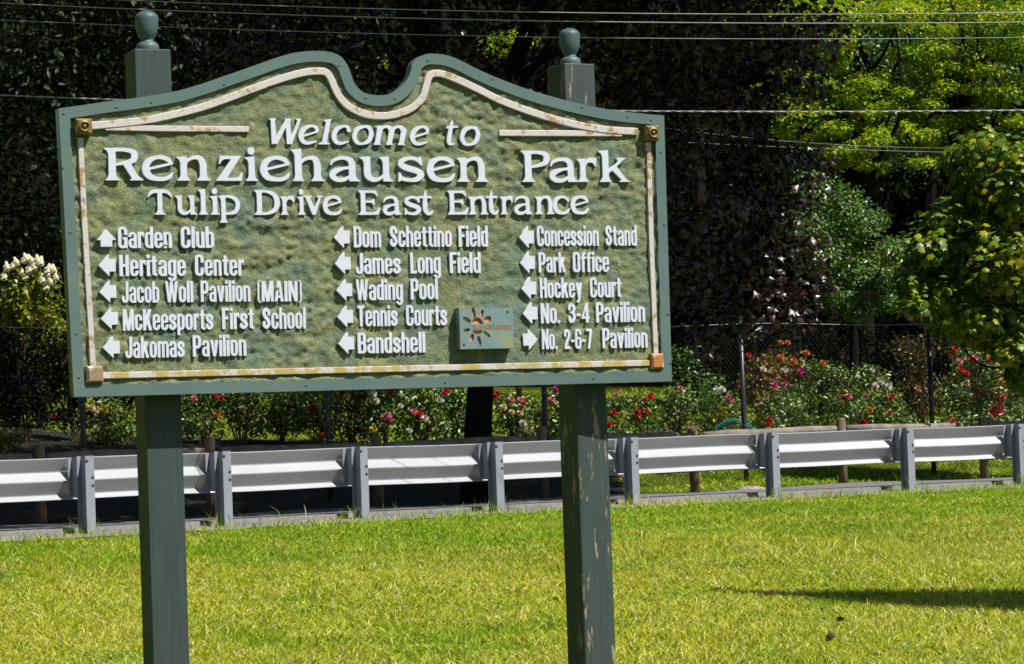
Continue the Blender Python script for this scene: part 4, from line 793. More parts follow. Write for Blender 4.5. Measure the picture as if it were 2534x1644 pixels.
for i in range(600):                        # unseen clumps added above the frame, set along the sun to shade the ground
    X_ = r9.uniform(-9.8, .9); h_ = r9.uniform(6.5, 10); T_ = r9.uniform(2.2, 11.0+4.2*(X_ < -3.2)); Y_ = float(D(X_))+T_
    c_ = (X_+h_*SUN[0]/SUN[2], Y_+h_*SUN[1]/SUN[2], .9+h_); zt = CAMZ+c_[1]*.16+.9
    if c_[2] < zt:
        e_ = zt-c_[2]; c_ = (c_[0]+e_*SUN[0]/SUN[2], c_[1]+e_*SUN[1]/SUN[2], zt)
    over.append((c_, (.62, .62, .4), 120))
gap = at(1270, 105, 36.5)
def cutm(P):
    xx = (P[:, 0]-gap[0])*1.0; zz = (P[:, 2]-gap[2]); k = (np.hypot(xx/.42, zz/.22) > 1)
    # the crown stays to the right of the roses and hangs no lower than its droop line
    low = 2.5+.25*np.abs(P[:, 0]-4); return k & ((P[:, 0] > 1.5) | (P[:, 2] > 4.6)) & (P[:, 2] > low*.0+1.55)
pmt = tree('purple_maple', 'large purple-leaved maple behind the sign, its dark trunk between the sign posts', (tx, 36.6), 5.0, .19, cl, .112, 'star', 'l_purple', seed=22, lean=(.25, .1), nlimb=40, cutf=cutm, up=.5, rnd=.42, droop=.5, shell=.2)

leaves('added_shade_clumps', over, .21, 'oval', MT['l_purple'], pmt, np.random.default_rng(78), shell=.1, up=1.2, rnd=.5, origin=pmt.location)  # unseen leaves added only to darken the ground beyond the rail

# dark broadleaf trees at left
def auto(cx, cy, R, n, cr, nl, seed, zc=None, **k): return crown_clumps((cx, cy, zc), R, n, cr, nl, np.random.default_rng(seed), **k)
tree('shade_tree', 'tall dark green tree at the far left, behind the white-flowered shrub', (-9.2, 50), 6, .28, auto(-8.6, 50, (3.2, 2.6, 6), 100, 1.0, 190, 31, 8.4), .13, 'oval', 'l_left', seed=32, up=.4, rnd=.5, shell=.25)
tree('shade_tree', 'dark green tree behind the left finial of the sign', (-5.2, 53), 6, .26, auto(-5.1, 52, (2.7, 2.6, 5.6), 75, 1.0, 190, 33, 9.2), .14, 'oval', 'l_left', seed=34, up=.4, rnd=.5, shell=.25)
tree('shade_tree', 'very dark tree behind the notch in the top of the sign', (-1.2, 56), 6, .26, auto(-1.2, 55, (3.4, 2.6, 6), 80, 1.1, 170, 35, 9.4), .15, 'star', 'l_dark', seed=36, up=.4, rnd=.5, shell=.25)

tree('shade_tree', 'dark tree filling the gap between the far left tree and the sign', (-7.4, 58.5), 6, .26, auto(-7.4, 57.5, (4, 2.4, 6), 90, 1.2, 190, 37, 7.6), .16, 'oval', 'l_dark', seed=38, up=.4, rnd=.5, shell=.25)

# locusts at upper right: layered yellow-green sprays
def sprays(L, d0, seed, nl=900):
    rng = np.random.default_rng(seed); out = []
    for px, py, r in L:
        for _ in range(3):
            p = at(px+rng.normal()*r*32, py+rng.normal()*r*24, d0+rng.uniform(-1.2, 1.2)); s = r*rng.uniform(.5, .85); out.append((p, (s, s*.9, s*.40), int(nl*s)))
    return out
L1 = [(1950, 330, .3), (2000, 350, .35), (2150, 410, .35), (1800, 30, .35), (1780, 60, .25), (1850, 10, .4), (1920, 40, .45), (2060, 170, .45), (2200, 260, .35), (2230, 220, .3), (1990, 10, .9), (2060, 60, .6), (2080, 120, .55), (1960, 190, .5), (1930, 240, .45), (2010, 190, .5), (2120, 200, .6), (2170, 190, .3), (2060, 240, .6), (2130, 260, .5), (1870, 225, .3), (1860, 260, .25), (1990, 280, .5), (2100, 300, .6), (2150, 330, .5), (2180, 330, .3), (2060, 330, .4), (2130, 370, .45), (2050, 370, .3), (2080, 400, .25), (2200, 60, .5), (2230, 140, .4), (2250, 20, .6), (2180, 0, .8), (2110, 30, .6)]
L2 = [(2230, 310, .35), (2260, 290, .4), (2320, 330, .45), (2350, 380, .35), (2290, 400, .3), (2420, 380, .4), (2290, 110, .5), (2340, 200, .45), (2310, 250, .4), (2380, 290, .4), (2440, 320, .45), (2480, 230, .5), (2360, 20, .9), (2450, 60, .8), (2500, 10, .8), (2330, 70, .5), (2320, 110, .5), (2400, 120, .6), (2480, 140, .6), (2300, 160, .3), (2420, 190, .6), (2500, 220, .6), (2540, 120, .7), (2440, 260, .45), (2500, 300, .5), (2270, 180, .3), (2400, 230, .35), (2540, 320, .6), (2360, 160, .5), (2480, 350, .4), (2280, 350, .25), (2260, 60, .3), (2400, 330, .3), (2550, 40, .8), (2590, 200, .9), (2570, 350, .7)]
tree('locust_tree', 'yellow-green feathery locust tree beside the purple maple, upper right', (at(2140, 900, 54)[0], 54), 7, .2, sprays(L1, 52.5, 41), .080, 'oval', 'l_locust', seed=42, shell=.1, up=.9, rnd=.45, droop=.5, nlimb=40)
tree('locust_tree', 'yellow-green feathery locust tree in the top right corner', (at(2400, 900, 56)[0], 55.5), 7.5, .2, sprays(L2, 54, 43), .080, 'oval', 'l_locust', seed=44, shell=.1, up=.9, rnd=.45, droop=.5, nlimb=40)
rng = np.random.default_rng(45)
dk = [(at(rng.uniform(2020, 2560), rng.uniform(20, 420), rng.uniform(56.5, 59)), (.9, .7, .7), 420) for _ in range(46)]
tree('shade_tree', 'dark green tree deep behind the yellow-green locusts', (7.2, 59.5), 8, .25, dk, .09, 'oval', 'l_dogwood', seed=46, shell=.2, nlimb=8)
# bright sprig showing through the maple
tree('young_locust', 'slim young tree with a bright yellow-green top seen through the purple maple', (at(1270, 700, 44)[0], 44), 5.4, .05, [(at(1255, 110, 43.8), (.42, .3, .2), 420), (at(1300, 95, 43.8), (.2, .15, .1), 60), (at(1240, 120, 43.8), (.14, .12, .14), 50), (at(945, 155, 44), (.12, .12, .1), 26)], .075, 'oval', 'l_locust', seed=47, shell=.1, nlimb=4)

# mid-green shrub tree
L3 = [(2030, 480, .5), (2080, 520, .55), (2010, 560, .5), (2110, 580, .55), (2060, 620, .5), (2150, 640, .5), (2030, 670, .4), (2110, 690, .5), (2180, 690, .4), (2190, 760, .35), (2120, 760, .4), (2230, 640, .35), (2200, 600, .3), (2000, 450, .3), (2160, 560, .3), (2060, 740, .3)]
rng = np.random.default_rng(50)
tree('dogwood_tree', 'mid-green small-leaved tree between the purple maple and the yellow-green maple', (at(2110, 980, 50)[0], 50), 3.2, .1, [(at(px+rng.normal()*14, py+rng.normal()*14, 49.3+rng.uniform(-.8, .8)), (s*.8, s*.75, s*.55), int(1000*s)) for px, py, s in L3 for _ in range(2)], .075, 'oval', 'l_dogwood', seed=51, shell=.15, up=.8, rnd=.6, nlimb=12)
tree('dogwood_tree', 'small green tree just right of the sign, low behind the purple maple', (at(1720, 990, 52)[0], 52), 1.6, .07, [(at(px, py, 52), (s, s, s*.7), int(500*s)) for px, py, s in ((1680, 900, .4), (1720, 930, .4), (1700, 960, .35), (1760, 950, .3), (1690, 870, .25))], .075, 'oval', 'l_dogwood', seed=52, shell=.15, up=.7, nlimb=4)

# dark understory hedge closing the far side of the garden
rng = np.random.default_rng(55); cl = []
for x in np.arange(3.5, 9, .3): cl.append(((x, 53.2+rng.uniform(-.4, .4), float(G(x, 53.2))+rng.uniform(.5, 1.3)), (.5, .4, .7), 420))
for x in np.arange(-13, 15, .55): cl.append(((x, 59.8+rng.uniform(-.5, .5), float(G(x, 60))+rng.uniform(.6, 1.6)), (.8, .7, 1.1), 420))
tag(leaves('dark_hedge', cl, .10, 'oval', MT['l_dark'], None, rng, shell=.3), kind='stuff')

# yellow-green maple at right
rng = np.random.default_rng(60); root = tag(empty('green_maple', (7.9, 41, float(G(7.9, 41)))), 'yellow-green maple with large leaves hanging in at the right edge', 'tree'); ob = np.array(root.location)
m = MB(); m.tube([(0, 0, -.4), (0, 0, .3), (.05, 0, 2.2), (0, .1, 3.3)], [.2, .15, .12, .07], 12)
LM = [(2440, 380, .5), (2520, 400, .6), (2400, 440, .4), (2360, 400, .25), (2470, 470, .6), (2540, 500, .7), (2380, 520, .5), (2330, 540, .35), (2300, 600, .4), (2350, 630, .5), (2420, 590, .6), (2280, 660, .35), (2330, 720, .5), (2400, 700, .6), (2480, 640, .7), (2540, 650, .7), (2270, 740, .3), (2400, 790, .5), (2460, 760, .6), (2520, 780, .6), (2500, 860, .35), (2560, 870, .5), (2340, 790, .4), (2250, 700, .25), (2440, 840, .35), (2530, 920, .3)]
cl = [(at(px+rng.normal()*8, py+rng.normal()*8, 40.6+rng.uniform(-.6, 1.2)), (s*.8, s*.9, s*.62), int(430*s)) for px, py, s in LM for _ in range(2)]
for c, r, n in cl[::3]: limbs(m, ob+np.array([0, 0, max(1.2, c[2]-ob[2]-.8)]), [c], .035, rng, ob)
m.build('trunk', MT['bark'], root, True)
A = [clump_pts(c, r, n, rng, .15, .75, .42) for c, r, n in cl]; P = np.vstack([a[0] for a in A]); Nn = np.vstack([a[1] for a in A])
P = P[P[:, 2] > 1.9] if False else P; order = np.argsort(P[:, 1]); near = order[:260]; rest = order[260:]
V, T = leaf_arrays(P[rest]-ob, Nn[rest], .115, 'maple', rng, .6); tag(npmesh('crown', V, T, MT['l_maple'], root), kind='stuff')
ml, ntl, _ = new_mat('single_maple_leaf'); b_ = ntl.nodes['Principled BSDF']; oi = N(ntl, 'ShaderNodeObjectInfo')
c_ = ramp(ntl, oi.outputs['Random'], [(0, (.05, .10, .008)), (.5, (.14, .22, .01)), (1, (.42, .38, .012))]).outputs[0]; ntl.links.new(c_, b_.inputs['Base Color']); b_.inputs['Roughness'].default_value = .42
t_ = N(ntl, 'ShaderNodeBsdfTranslucent'); ntl.links.new(c_, t_.inputs[0]); mx_ = N(ntl, 'ShaderNodeMixShader'); mx_.inputs[0].default_value = .28
ntl.links.new(b_.outputs[0], mx_.inputs[1]); ntl.links.new(t_.outputs[0], mx_.inputs[2]); ntl.links.new(mx_.outputs[0], ntl.nodes['Material Output'].inputs[0])
lme = []
for q_ in range(4):
    V0, T0 = SH['maple']; Vq = V0.copy(); Vq[:, 2] *= (.5, 1, 1.6, 2.2)[q_]; o = npmesh('leaf', Vq, T0, ml, root); lme.append(o)
for i, k_ in enumerate(near):
    o = lme[i] if i < 4 else lme[i % 4].copy()
    if i >= 4: COL.objects.link(o)
    n_ = Vector(unit(Nn[k_])); q_ = n_.to_track_quat('Z', 'Y').to_matrix() @ Matrix.Rotation(random.uniform(0, 6.28), 3, 'Z')
    o.matrix_basis = Matrix.Translation(Vector(P[k_]-ob)) @ q_.to_4x4() @ Matrix.Scale(random.uniform(.10, .15), 4)

# tall cypress beyond the right edge of the photo; its shadow lies across the lawn
def ground_hit(px, py):
    lo_, hi_ = 8., 60.
    for _ in range(50):
        d = (lo_+hi_)/2; p = at(px, py, d)
        if p[2] > float(G(p[0], p[1])): lo_ = d
        else: hi_ = d
    return at(px, py, (lo_+hi_)/2)
tip = ground_hit(1760, 1470); hC = 6.6; bx, by = tip[0]+hC*SUN[0]/SUN[2], tip[1]+hC*SUN[1]/SUN[2]
rng = np.random.default_rng(70); gz_ = float(G(bx, by))
cl = [((bx, by, gz_+z), (r, r, .35), int(2600*r)) for z in np.arange(.3, hC-.1, .22) for r in [.62*min(1, (hC-z)/2.6)**.6]]
tree('column_cypress', 'slim dark columnar evergreen at the right edge, throwing the narrow shadow on the lawn', (bx, by), hC-.5, .07, cl, .075, 'oval', 'l_cypress', seed=71, shell=.3, nlimb=0)

# ------------------------------------------------------------------ rose garden
BL = {}
def bloom_mesh(cn):
    if cn in BL: return BL[cn]
    r = np.random.default_rng(hash(cn) % 97 if False else sum(map(ord, cn))); V, T = [], []
    for ring, (rad, tilt, n, L) in enumerate(((.2, 1.35, 4, .5), (.34, 1.0, 6, .62), (.5, .62, 7, .66), (.62, .22, 7, .6))):
        for k in range(n):
            a = 2*math.pi*k/n+ring*.5+r.uniform(-.15, .15); u = np.array([math.cos(a), math.sin(a), 0]); v = np.array([-math.sin(a), math.cos(a), 0]); up = np.array([0, 0, 1.])
            b = len(V); c = u*rad*.3+up*(.05+.1*(3-ring)); d = u*math.cos(tilt)+up*math.sin(tilt)
            V += [c-v*.1, c+v*.1, c+d*L*.6+v*.30, c+d*L+v*.12+u*.08, c+d*L-v*.12+u*.08, c+d*L*.6-v*.30]; T += [(b, b+1, b+2), (b, b+2, b+5), (b+2, b+3, b+4), (b+2, b+4, b+5)]
    me = bpy.data.meshes.new('blossom'); me.from_pydata([tuple(q) for q in V], [], T); me.materials.append(MT['p_'+cn]); BL[cn] = me; return me
roses = []; RS = 1.
def rose_bush(px, ytop, hw, d, label, mat='l_rose', seed=0, dens=1., name='rose_bush', cat='rose bush', leaf=.07, grp='rose bushes in the garden behind the fences', canes=12, ymin=None):
    rng = np.random.default_rng(900+seed); t = at(px, ytop, d); gx, gy = t[0], d; gz = float(G(gx, gy)); h = max(.35, t[2]-gz); w_ = hw/FPX*d; root = tag(empty(name, (gx, gy, gz)), label, cat, grp); o = np.array([gx, gy, gz])
    m = MB(); cl = []
    for k in range(canes):
        a = rng.uniform(0, 6.28); r = w_*rng.uniform(.2, .9); hh = h*rng.uniform(.65, .98); tp = np.array([math.cos(a)*r, math.sin(a)*r*.8, hh])
        m.tube(catmull([(tp[0]*.1, tp[1]*.1, -.05), (tp[0]*.5, tp[1]*.5, hh*.45), tuple(tp)], 3), list(np.linspace(.012, .005, 7)), 5, cap=False)
    m.build('canes', MT['twig'], root)
    n = int(30*w_*h/.5)+6
    for k in range(n):
        a = rng.uniform(0, 6.28); rr = rng.uniform(0, 1)**.5*w_*.92; z = h*rng.uniform(.18, .93); rr *= (1-.35*(z/h)**2); s = rng.uniform(.12, .22)
        cl.append((o+np.array([math.cos(a)*rr, math.sin(a)*rr*.8, z]), (s, s, s*.9), int(46*dens)))
    leaves('foliage', cl, leaf, 'oval', MT[mat], root, rng, shell=.1, up=.45, rnd=.8, origin=o)
    roses.append((px, ytop, hw, d, w_, root, o, h)); return root
RB = [(262, 990, 62, 43.6, 'low rose bush left of the left sign post with yellow and cream blooms'), (400, 950, 70, 45, 'rose bush directly behind the left sign post'), (500, 925, 72, 44.6, 'rose bush just right of the left sign post with a pink bloom near the sign'), (590, 930, 70, 44.8, 'rose bush with a few small red blooms, second from the left post'),
      (690, 925, 72, 45, 'leafy rose bush left of the first black fence post under the sign'), (780, 930, 68, 44.6, 'rose bush with red blooms straddling the black fence post'), (865, 925, 70, 45, 'rose bush with pale yellow and red blooms under the middle of the sign'), (950, 925, 70, 44.7, 'rose bush with pink cluster under the middle of the sign'),
      (1040, 925, 70, 44.8, 'rose bush with white blooms under the sign'), (1120, 935, 62, 45, 'rose bush left of the dark tree trunk'), (1265, 980, 58, 45, 'rose bush right of the dark trunk with pink and cream blooms'), (1345, 975, 60, 46, 'rose bush left of the right sign post with tall pink blooms'), (1420, 960, 62, 46, 'rose bush behind the right sign post')]
RR = [(1515, 985, 55, 44.4, 'rose bush right of the right sign post with scarlet blooms', 'l_rose'), (1595, 985, 48, 47, 'airy rose bush with four scarlet blooms below the corner of the sign', 'l_rose'), (1670, 955, 55, 47.5, 'thin rose bush with one pale pink bloom', 'l_rose'), (1785, 970, 62, 46.5, 'rose bush above the coiled hose with magenta blooms', 'l_rose'),
      (1880, 880, 58, 48.6, 'far rose bush with coppery tops at the right of the first tall fence post', 'l_rose_red'), (1945, 850, 66, 49, 'far tall rose bush with orange blooms on top', 'l_rose_red'), (2010, 880, 62, 48.8, 'far green rose bush left of the boulder', 'l_rose'), (2085, 905, 62, 48.6, 'far rounded green bush right of the boulder', 'l_rose'), (2160, 895, 62, 49.2, 'far green rose bush with one white bloom', 'l_rose'),
      (1925, 950, 55, 47.4, 'rose bush with two magenta blooms', 'l_rose'), (1975, 975, 62, 46.4, 'dense dark green rose bush in the middle of the lawn', 'l_rose'), (2090, 965, 62, 46.6, 'rose bush with deep red blooms left of the white ones', 'l_rose'), (2180, 950, 58, 47, 'rose bush with a trio of white blooms', 'l_rose'), (2140, 1000, 55, 45, 'low rose bush with a pair of red blooms near the fence', 'l_rose'), (2215, 1000, 52, 45, 'low rose bush with orange-red blooms at the foot of the brown shrub', 'l_rose'),
      (1915, 1030, 50, 45, 'small rose bush with two bright red blooms just above the log rail', 'l_rose'), (1830, 1040, 35, 45, 'tiny rose bush right of the hose', 'l_rose'), (2395, 850, 72, 49.4, 'far bright rose bush with many red blooms at right', 'l_rose'), (2480, 885, 75, 49, 'far rose bush with cream and yellow blooms at the right edge', 'l_rose'), (2360, 945, 58, 49, 'rose bush right of the second tall fence post', 'l_rose'),
      (2425, 945, 62, 49.5, 'rose bush with pink and dark red blooms', 'l_rose'), (2490, 950, 62, 48.5, 'rose bush with a tall column of red blooms at the right edge', 'l_rose'), (2365, 1020, 55, 46, 'low dark rose bush beside the second tall fence post', 'l_rose'), (2460, 1015, 50, 46.5, 'low rose bush with red blooms near the right edge', 'l_rose'), (2560, 960, 60, 49, 'green bush cut by the right edge', 'l_rose')]
for i, (px, yt, hw, d, lb) in enumerate(RB): rose_bush(px, yt, hw, d-1.2, lb, seed=i, dens=1.25)
for i, (px, yt, hw, d, lb, mt) in enumerate(RR): rose_bush(px, yt, hw, d, lb, mt, seed=40+i)
rose_bush(2265, 820, 75, 47.8, 'tall bare-stemmed olive-brown shrub behind the second tall fence post', 'l_brown', seed=80, dens=.8, name='brown_shrub', cat='shrub', grp=None, canes=40, leaf=.07)
rose_bush(700+1100, 1000, 30, 44, 'small weedy plant beside the first tall fence post', 'l_yellow', seed=81, name='small_plant', cat='plant', grp=None)
rose_bush(285, 1075, 55, 42.5, 'low yellow-green plant at the foot of the left sign post', 'l_yellow', seed=82, name='small_plant', cat='plant', grp=None)
rose_bush(20, 1075, 50, 40, 'low yellow-green plant in the bottom left behind the log fence', 'l_yellow', seed=83, name='small_plant', cat='plant', grp=None)
for i, (px, yt, hw, d, lb) in enumerate(((60, 800, 80, 42, 'dark evergreen shrub at the left edge below the white flowers'), (175, 830, 80, 42.6, 'dark evergreen shrub beside the left edge of the sign'), (300, 900, 70, 47, 'dark evergreen shrub behind the low left rose bush'), (-40, 780, 80, 43, 'dark evergreen shrub cut by the left edge'))):
    rose_bush(px, yt, hw, d, lb, 'l_dark', seed=90+i, name='evergreen_shrub', cat='shrub', grp='dark shrubs at the left', dens=1.6)
BLOOMS = [(1230, 979, 'red'), (1265, 991, 'pink'), (1287, 993, 'pink'), (1295, 999, 'red'), (1245, 1010, 'cream'), (1266, 1022, 'cream'), (1287, 1026, 'cream'), (1293, 1050, 'white'), (1305, 1062, 'cream'), (1373, 971, 'pink'), (1378, 962, 'magenta'), (1365, 991, 'pink'), (1491, 971, 'pink'), (1526, 979, 'pink'), (1609, 982, 'red'), (1593, 992, 'red'), (1519, 1024, 'red'), (1577, 1018, 'red'), (1579, 1031, 'red'), (1599, 1022, 'red'), (1507, 1051, 'red'), (1494, 1037, 'red'),
          (1684, 964, 'pink'), (1771, 968, 'white'), (1786, 966, 'white'), (1801, 987, 'magenta'), (1809, 992, 'pink'), (1933, 850, 'orange'), (1949, 850, 'orange'), (1852, 881, 'red'), (1996, 876, 'orange'), (1964, 896, 'orange'), (1931, 886, 'orange'), (1888, 915, 'white'), (1942, 917, 'white'), (1982, 919, 'magenta'), (2035, 900, 'orange'), (2160, 918, 'white'), (1917, 956, 'magenta'), (1940, 953, 'magenta'),
          (2182, 948, 'white'), (2167, 956, 'white'), (2199, 958, 'white'), (2085, 987, 'darkred'), (2100, 984, 'pink'), (2137, 976, 'pink'), (2271, 966, 'pink'), (2208, 984, 'red'), (2392, 844, 'red'), (2418, 856, 'pink'), (2430, 864, 'red'), (2425, 868, 'pink'), (2353, 880, 'red'), (2361, 866, 'red'), (2374, 897, 'pink'), (2401, 893, 'red'), (2412, 888, 'pink'), (2450, 892, 'red'), (2378, 917, 'red'), (2390, 952, 'pink'), (2392, 926, 'red'),
          (2473, 920, 'cream'), (2511, 923, 'cream'), (2522, 936, 'white'), (2479, 944, 'yellow'), (2527, 950, 'pink'), (2478, 960, 'red'), (2455, 970, 'darkred'), (2413, 980, 'magenta'), (2429, 969, 'pink'), (2469, 987, 'red'), (2481, 985, 'red'), (2471, 998, 'red'), (2469, 1008, 'darkred'), (2462, 1026, 'red'), (2476, 1018, 'red'), (2455, 1020, 'darkred'), (2480, 1037, 'pink'), (2506, 899, 'pink'), (1903, 1040, 'red'), (1904, 1048, 'red'), (1928, 1042, 'red'), (2142, 1044, 'red'), (2133, 1048, 'darkred'), (2152, 1015, 'orange'), (2201, 1024, 'red'), (2210, 984, 'orange'), (2358, 1047, 'red'),
          (133, 1033, 'red'), (227, 1013, 'cream'), (240, 1018, 'cream'), (257, 1017, 'yellow'), (238, 1062, 'cream'), (480, 988, 'pink'), (538, 1030, 'orange'), (547, 989, 'red'), (531, 979, 'red'), (716, 1008, 'red'), (776, 1011, 'red'), (789, 1008, 'cream'), (848, 972, 'red'), (857, 984, 'cream'), (970, 966, 'red'), (923, 977, 'white'), (929, 993, 'white'), (896, 988, 'darkred'), (1103, 971, 'red'), (1091, 990, 'white'), (992, 1006, 'white'), (958, 1030, 'pink'), (964, 1040, 'magenta'), (951, 1036, 'pink'), (1037, 1026, 'red'), (1024, 1022, 'pink'), (1052, 1038, 'white'), (906, 1045, 'red'), (857, 1062, 'darkred'), (802, 1079, 'red'), (1014, 1068, 'white'), (692, 1073, 'orange'), (640, 976, 'cream'), (925, 1064, 'yellow'), (665, 1035, 'orange'), (600, 1015, 'cream')]
for px, py, cn in BLOOMS:
    best = min(roses, key=lambda r: abs(px-r[0])/r[2]+(0 if py > r[1]-8 else 3)+(abs(py-r[1])/400)+(5 if r[5].name.split('.')[0] in ('evergreen_shrub', 'small_plant') and px > 150 else 0))
    R_ = best; p = at(px, py, R_[3]-R_[4]*.8); o = bpy.data.objects.new('blossom', bloom_mesh(cn)); COL.objects.link(o); o.parent = R_[5]; s = random.uniform(.052, .078)
    d_ = Vector((random.uniform(-.3, .5), -1+random.uniform(-.2, .3), random.uniform(.3, 1.0))); o.matrix_basis = Matrix.Translation(Vector(p-R_[6])) @ d_.to_track_quat('Z', 'Y').to_matrix().to_4x4() @ Matrix.Scale(s, 4)

# white flowering shrub at the far left
hy = rose_bush(85, 650, 95, 44.5, 'shrub with cream-white cone flower heads at the left edge beside the sign', 'l_yellow', seed=101, name='flowering_shrub', cat='shrub', grp=None, dens=1.7, leaf=.085)
_, _, _, hd, hw_, hroot, ho, hh_ = roses[-1]
pm_ = None
for i, (px, py) in enumerate(((18, 668), (44, 655), (58, 648), (68, 646), (80, 650), (94, 652), (97, 655), (52, 676), (70, 674), (36, 708), (115, 675), (128, 668), (133, 672), (121, 684), (104, 700), (127, 703), (60, 690), (8, 690), (30, 662), (84, 668), (138, 690), (112, 716))):
    if pm_ is None:
        m = MB().tube([(0, 0, 0), (.02, 0, .12), (0, .02, .3), (.01, 0, .5), (0, 0, .7), (0, .01, .88), (0, 0, 1)], [.12, .30, .34, .29, .22, .13, .03], 11, jit=.28)
        pm_ = m.build('flower_head', MT['p_panicle'], hroot)
        o = pm_
    else: o = pm_.copy(); COL.objects.link(o)
    p = at(px, py+6, hd-hw_*.5); o.matrix_basis = Matrix.Translation(Vector(p-ho)) @ Matrix.Rotation(random.uniform(-.4, .4), 4, 'Y') @ Matrix.Scale(random.uniform(.13, .19), 4)

# mulch beds, hose, rocks
def bed(x0, x1, t0, t1):
    xs = np.linspace(x0, x1, 60); ts = np.linspace(t0, t1, 5); sheet('mulch_bed', xs, ts, lambda X, Y, T: G(X, Y)+.012+.01*np.sin(X*9), MT['soil'])
sheet('painted_shade_sheet', np.linspace(-12, 1.5, 90), np.linspace(3.06, 19, 40), lambda X, Y, T: G(X, Y)+np.where((T < 3.2) | (Y > 44.3) | (X > 1.42), -.03, .014)+.006*np.sin(X*7+T*5), MT['bare'])  # dark sheet standing in for tree shade on the grass
bed(2.2, 4.2, 13.6, 14.6)
hp = at(1815, 1062, 43.2); hz = float(G(hp[0], 43.2)); hr = tag(empty('garden_hose', (hp[0], 43.2, hz)), 'coiled green garden hose hung on a hoop by the first tall fence post', 'hose')
m = MB()
for k in range(7):
    r = .235-.018*(k % 3); P = [(math.cos(a)*r, -.10+.032*k, .28+math.sin(a)*r*.92+.01*math.sin(3*a+k)) for a in np.linspace(0, 6.28, 30)]; m.tube(P, .011, 7, cap=False)
hr.scale = (1.25,)*3; m.build('coil', MT['hose'], hr, True)
MB().tube([(-.1, 0, -.1), (-.1, 0, .3), (0, 0, .42), (.1, 0, .3), (.1, 0, -.1)], .008, 6).build('hanger', MT['black_steel'], hr, True)
def rock(px, py, d, sx, sy, sz, name, label, seed):
    r = np.random.default_rng(seed); p = at(px, py, d); gz = float(G(p[0], d)); bm = MB(); V = []; n1, n2 = 9, 14
    for i in range(n1):
        th = math.pi*i/(n1-1)
        for j in range(n2):
            a = 2*math.pi*j/n2; k = 1+r.uniform(-.13, .13); V.append((sx*k*math.sin(th)*math.cos(a), sy*k*math.sin(th)*math.sin(a), sz*k*math.cos(th)))
    m = MB().add(V, [(i*n2+j, i*n2+(j+1) % n2, (i+1)*n2+(j+1) % n2, (i+1)*n2+j) for i in range(n1-1) for j in range(n2)]); o = m.build(name, MT['stone'], None); o.location = (p[0], d, gz+sz*.35); tag(o, label, 'rock'); return o
rk = rock(2115, 880, 59, .32, .25, .5, 'boulder', 'grey boulder far back in the garden under the green trees', 1); rk.location.z = at(2115, 880, 59)[2]-.25
rock(1860, 1206, 38.6, .22, .2, .07, 'flat_stone', 'flat pale stone at the foot of the first tall fence post', 2)
rock(1808, 1222, 37.9, .15, .12, .05, 'flat_stone', 'smaller brownish stone left of the flat pale stone', 3)
rock(1705, 1078, 41.8, .09, .09, .07, 'round_stone', 'small pale round stone beside a log fence post', 4)
for px, py, lb, s in ((2082, 1552, 'brown dead leaf lying on the lawn at lower right, the further of two', .07), (2052, 1603, 'brown curled dead leaf lying on the lawn at lower right, the nearer of two', .09), (1330, 1245, 'dark dead leaf in the grass by the right sign post', .08), (1380, 1500, 'pale tan leaf on the lawn beside the right sign post', .06), (660, 1500, 'pale orange leaf on the lawn between the sign posts', .05)):
    p = ground_hit(px, py); V0, T0 = SH['maple']; V_ = V0*np.array([1, 1, 2.4]); o = npmesh('fallen_leaf', V_*s*.8, T0, MT['twig'], None); o.location = (p[0], p[1], p[2]+.04); o.rotation_euler = (random.uniform(.4, 1.2), random.uniform(-.5, .5), random.uniform(0, 6)); tag(o, lb, 'leaf')

# ------------------------------------------------------------------ grass
def blades(name, n, ya, yb, edge, h0, h1, wid, bent, seed, mat='grass', dist_p=1.):
    r = np.random.default_rng(seed); y = ya+(yb-ya)*r.uniform(0, 1, n)**dist_p; x = r.uniform(-1, 1, n)*(.178*y+2.9)
    k = (y-D(x)+.12*vnoise(x, y, .35, 9) < edge); x, y = x[k], y[k]; t = y-D(x)
    return finish(name, x, y, h0, h1, wid, bent, r, mat)
def finish(name, x, y, h0, h1, wid, bent, r, mat, lean=1.):
    n = len(x); z = G(x, y); pt = .75+.5*(.5+.5*vnoise(x, y, .45, 77)); h = r.uniform(h0, h1, n)*pt; a = r.uniform(0, 2*math.pi, n); la = a+r.normal(0, .9, n); L = r.uniform(.4, 2.1, n)*h*lean
    B = np.column_stack([x, y, z-.004]); wv = np.column_stack([np.cos(a), np.sin(a), 0*a])*(wid*r.uniform(.6, 1.3, n)*(y/17))[:, None]
    ld = np.column_stack([np.cos(la), np.sin(la), 0*la])
    if bent:
        m_ = B+ld*(L*.35)[:, None]+np.array([0, 0, 1.])*(h*.62)[:, None]; tp = B+ld*L[:, None]+np.array([0, 0, 1.])*(h*r.uniform(.7, 1, n))[:, None]
        V = np.stack([B-wv, B+wv, m_+wv*.8, m_-wv*.8, tp], 1).reshape(-1, 3); b = (np.arange(n)*5)[:, None, None]; T = (np.array([(0, 1, 2), (0, 2, 3), (3, 2, 4)])[None]+b).reshape(-1, 3)
    else:
        tp = B+ld*L[:, None]+np.array([0, 0, 1.])*h[:, None]; V = np.stack([B-wv, B+wv, tp], 1).reshape(-1, 3); T = (np.array([(0, 1, 2)])[None]+(np.arange(n)*3)[:, None, None]).reshape(-1, 3)
    return tag(npmesh(name, V, T, MT[mat]), kind='stuff')
blades('lawn_grass', 310000, 14.2, 23, -.75, .018, .072, .0033, True, 201, dist_p=1.0)
blades('far_lawn_grass', 330000, 22.5, 36.5, -.72, .020, .050, .0036, False, 202)
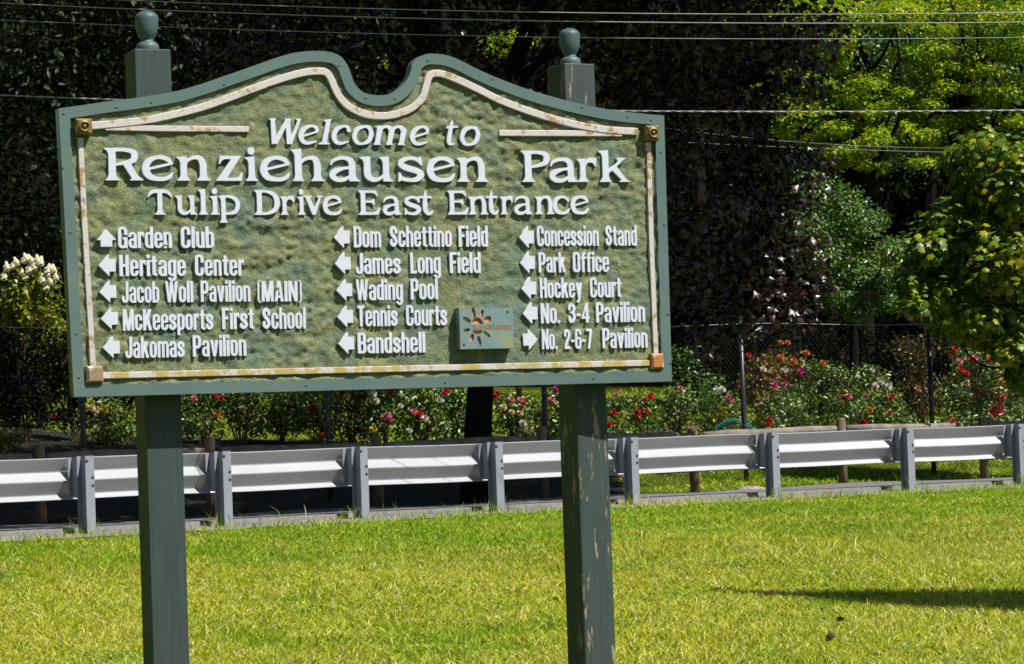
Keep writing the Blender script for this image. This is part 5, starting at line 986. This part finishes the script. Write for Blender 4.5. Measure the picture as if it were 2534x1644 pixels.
r = np.random.default_rng(203); n = 110000; x = r.uniform(-8.5, 10.5, n); t = 3.3+r.uniform(0, 1, n)**1.3*21; k = (x+.5*vnoise(x, t, .5, 8) > 1.5) | (D(x)+t > 44.5) | ((x < -3.6) & (t < 3.9)); x, t = x[k], t[k]; y = D(x)+t; finish('garden_grass', x, y, .03, .07, .0045, False, r, 'grass')
r = np.random.default_rng(204); n = 2600; x = r.uniform(-6.5, 7, n); y = D(x)-.55+r.normal(0, .2, n); finish('edge_weeds', x, y, .04, .12, .0022, True, r, 'grass', .7)
r = np.random.default_rng(205); x = np.concatenate([r.normal(g, .09, 26) for g in GX]+[r.uniform(-4, 1, 60)]); y = D(x)-.2+r.normal(0, .12, len(x)); finish('tall_weeds', x, y, .10, .26, .0016, True, r, 'grass', .35)
r = np.random.default_rng(206); n = 2500; a = r.uniform(0, 6.28, n); c = np.array([(SX+su_[0]*u, SY+su_[1]*u) for u in (.33, 2.0)])[r.integers(0, 2, n)]; finish('post_foot_grass', c[:, 0]+np.cos(a)*.16, c[:, 1]+np.sin(a)*.16, .05, .12, .004, True, r, 'grass')

# low broad-leaved weeds in patches, and scattered longer tufts
r = np.random.default_rng(207); P_ = []
for i in range(70):
    y0 = r.uniform(15, 32); x0 = r.uniform(-1, 1)*(.178*y0+1); n = int(r.uniform(60, 220)); q_ = r.normal(0, 1, (n, 2))*np.array([.18, .30])*r.uniform(.5, 1.3)+(x0, y0); P_.append(q_)
P_ = np.vstack(P_); P_ = P_[(P_[:, 1]-D(P_[:, 0])) < -.9]; P3 = np.column_stack([P_, G(P_[:, 0], P_[:, 1])+r.uniform(.025, .05, len(P_))])
V, T = leaf_arrays(P3, np.array([0, -.25, 1.])+.35*r.normal(size=P3.shape), .030, 'oval', r, 0); tag(npmesh('lawn_weeds', V, T, MT['l_clover']), kind='stuff')
r = np.random.default_rng(208); y = r.uniform(14.5, 33, 1500); x = r.uniform(-1, 1, 1500)*(.178*y+1.5); x = np.repeat(x, 5)+r.normal(0, .02, 7500); y = np.repeat(y, 5)+r.normal(0, .02, 7500); k = y-D(x) < -.8; finish('long_tufts', x[k], y[k], .06, .12, .0024, True, r, 'grass', .7)
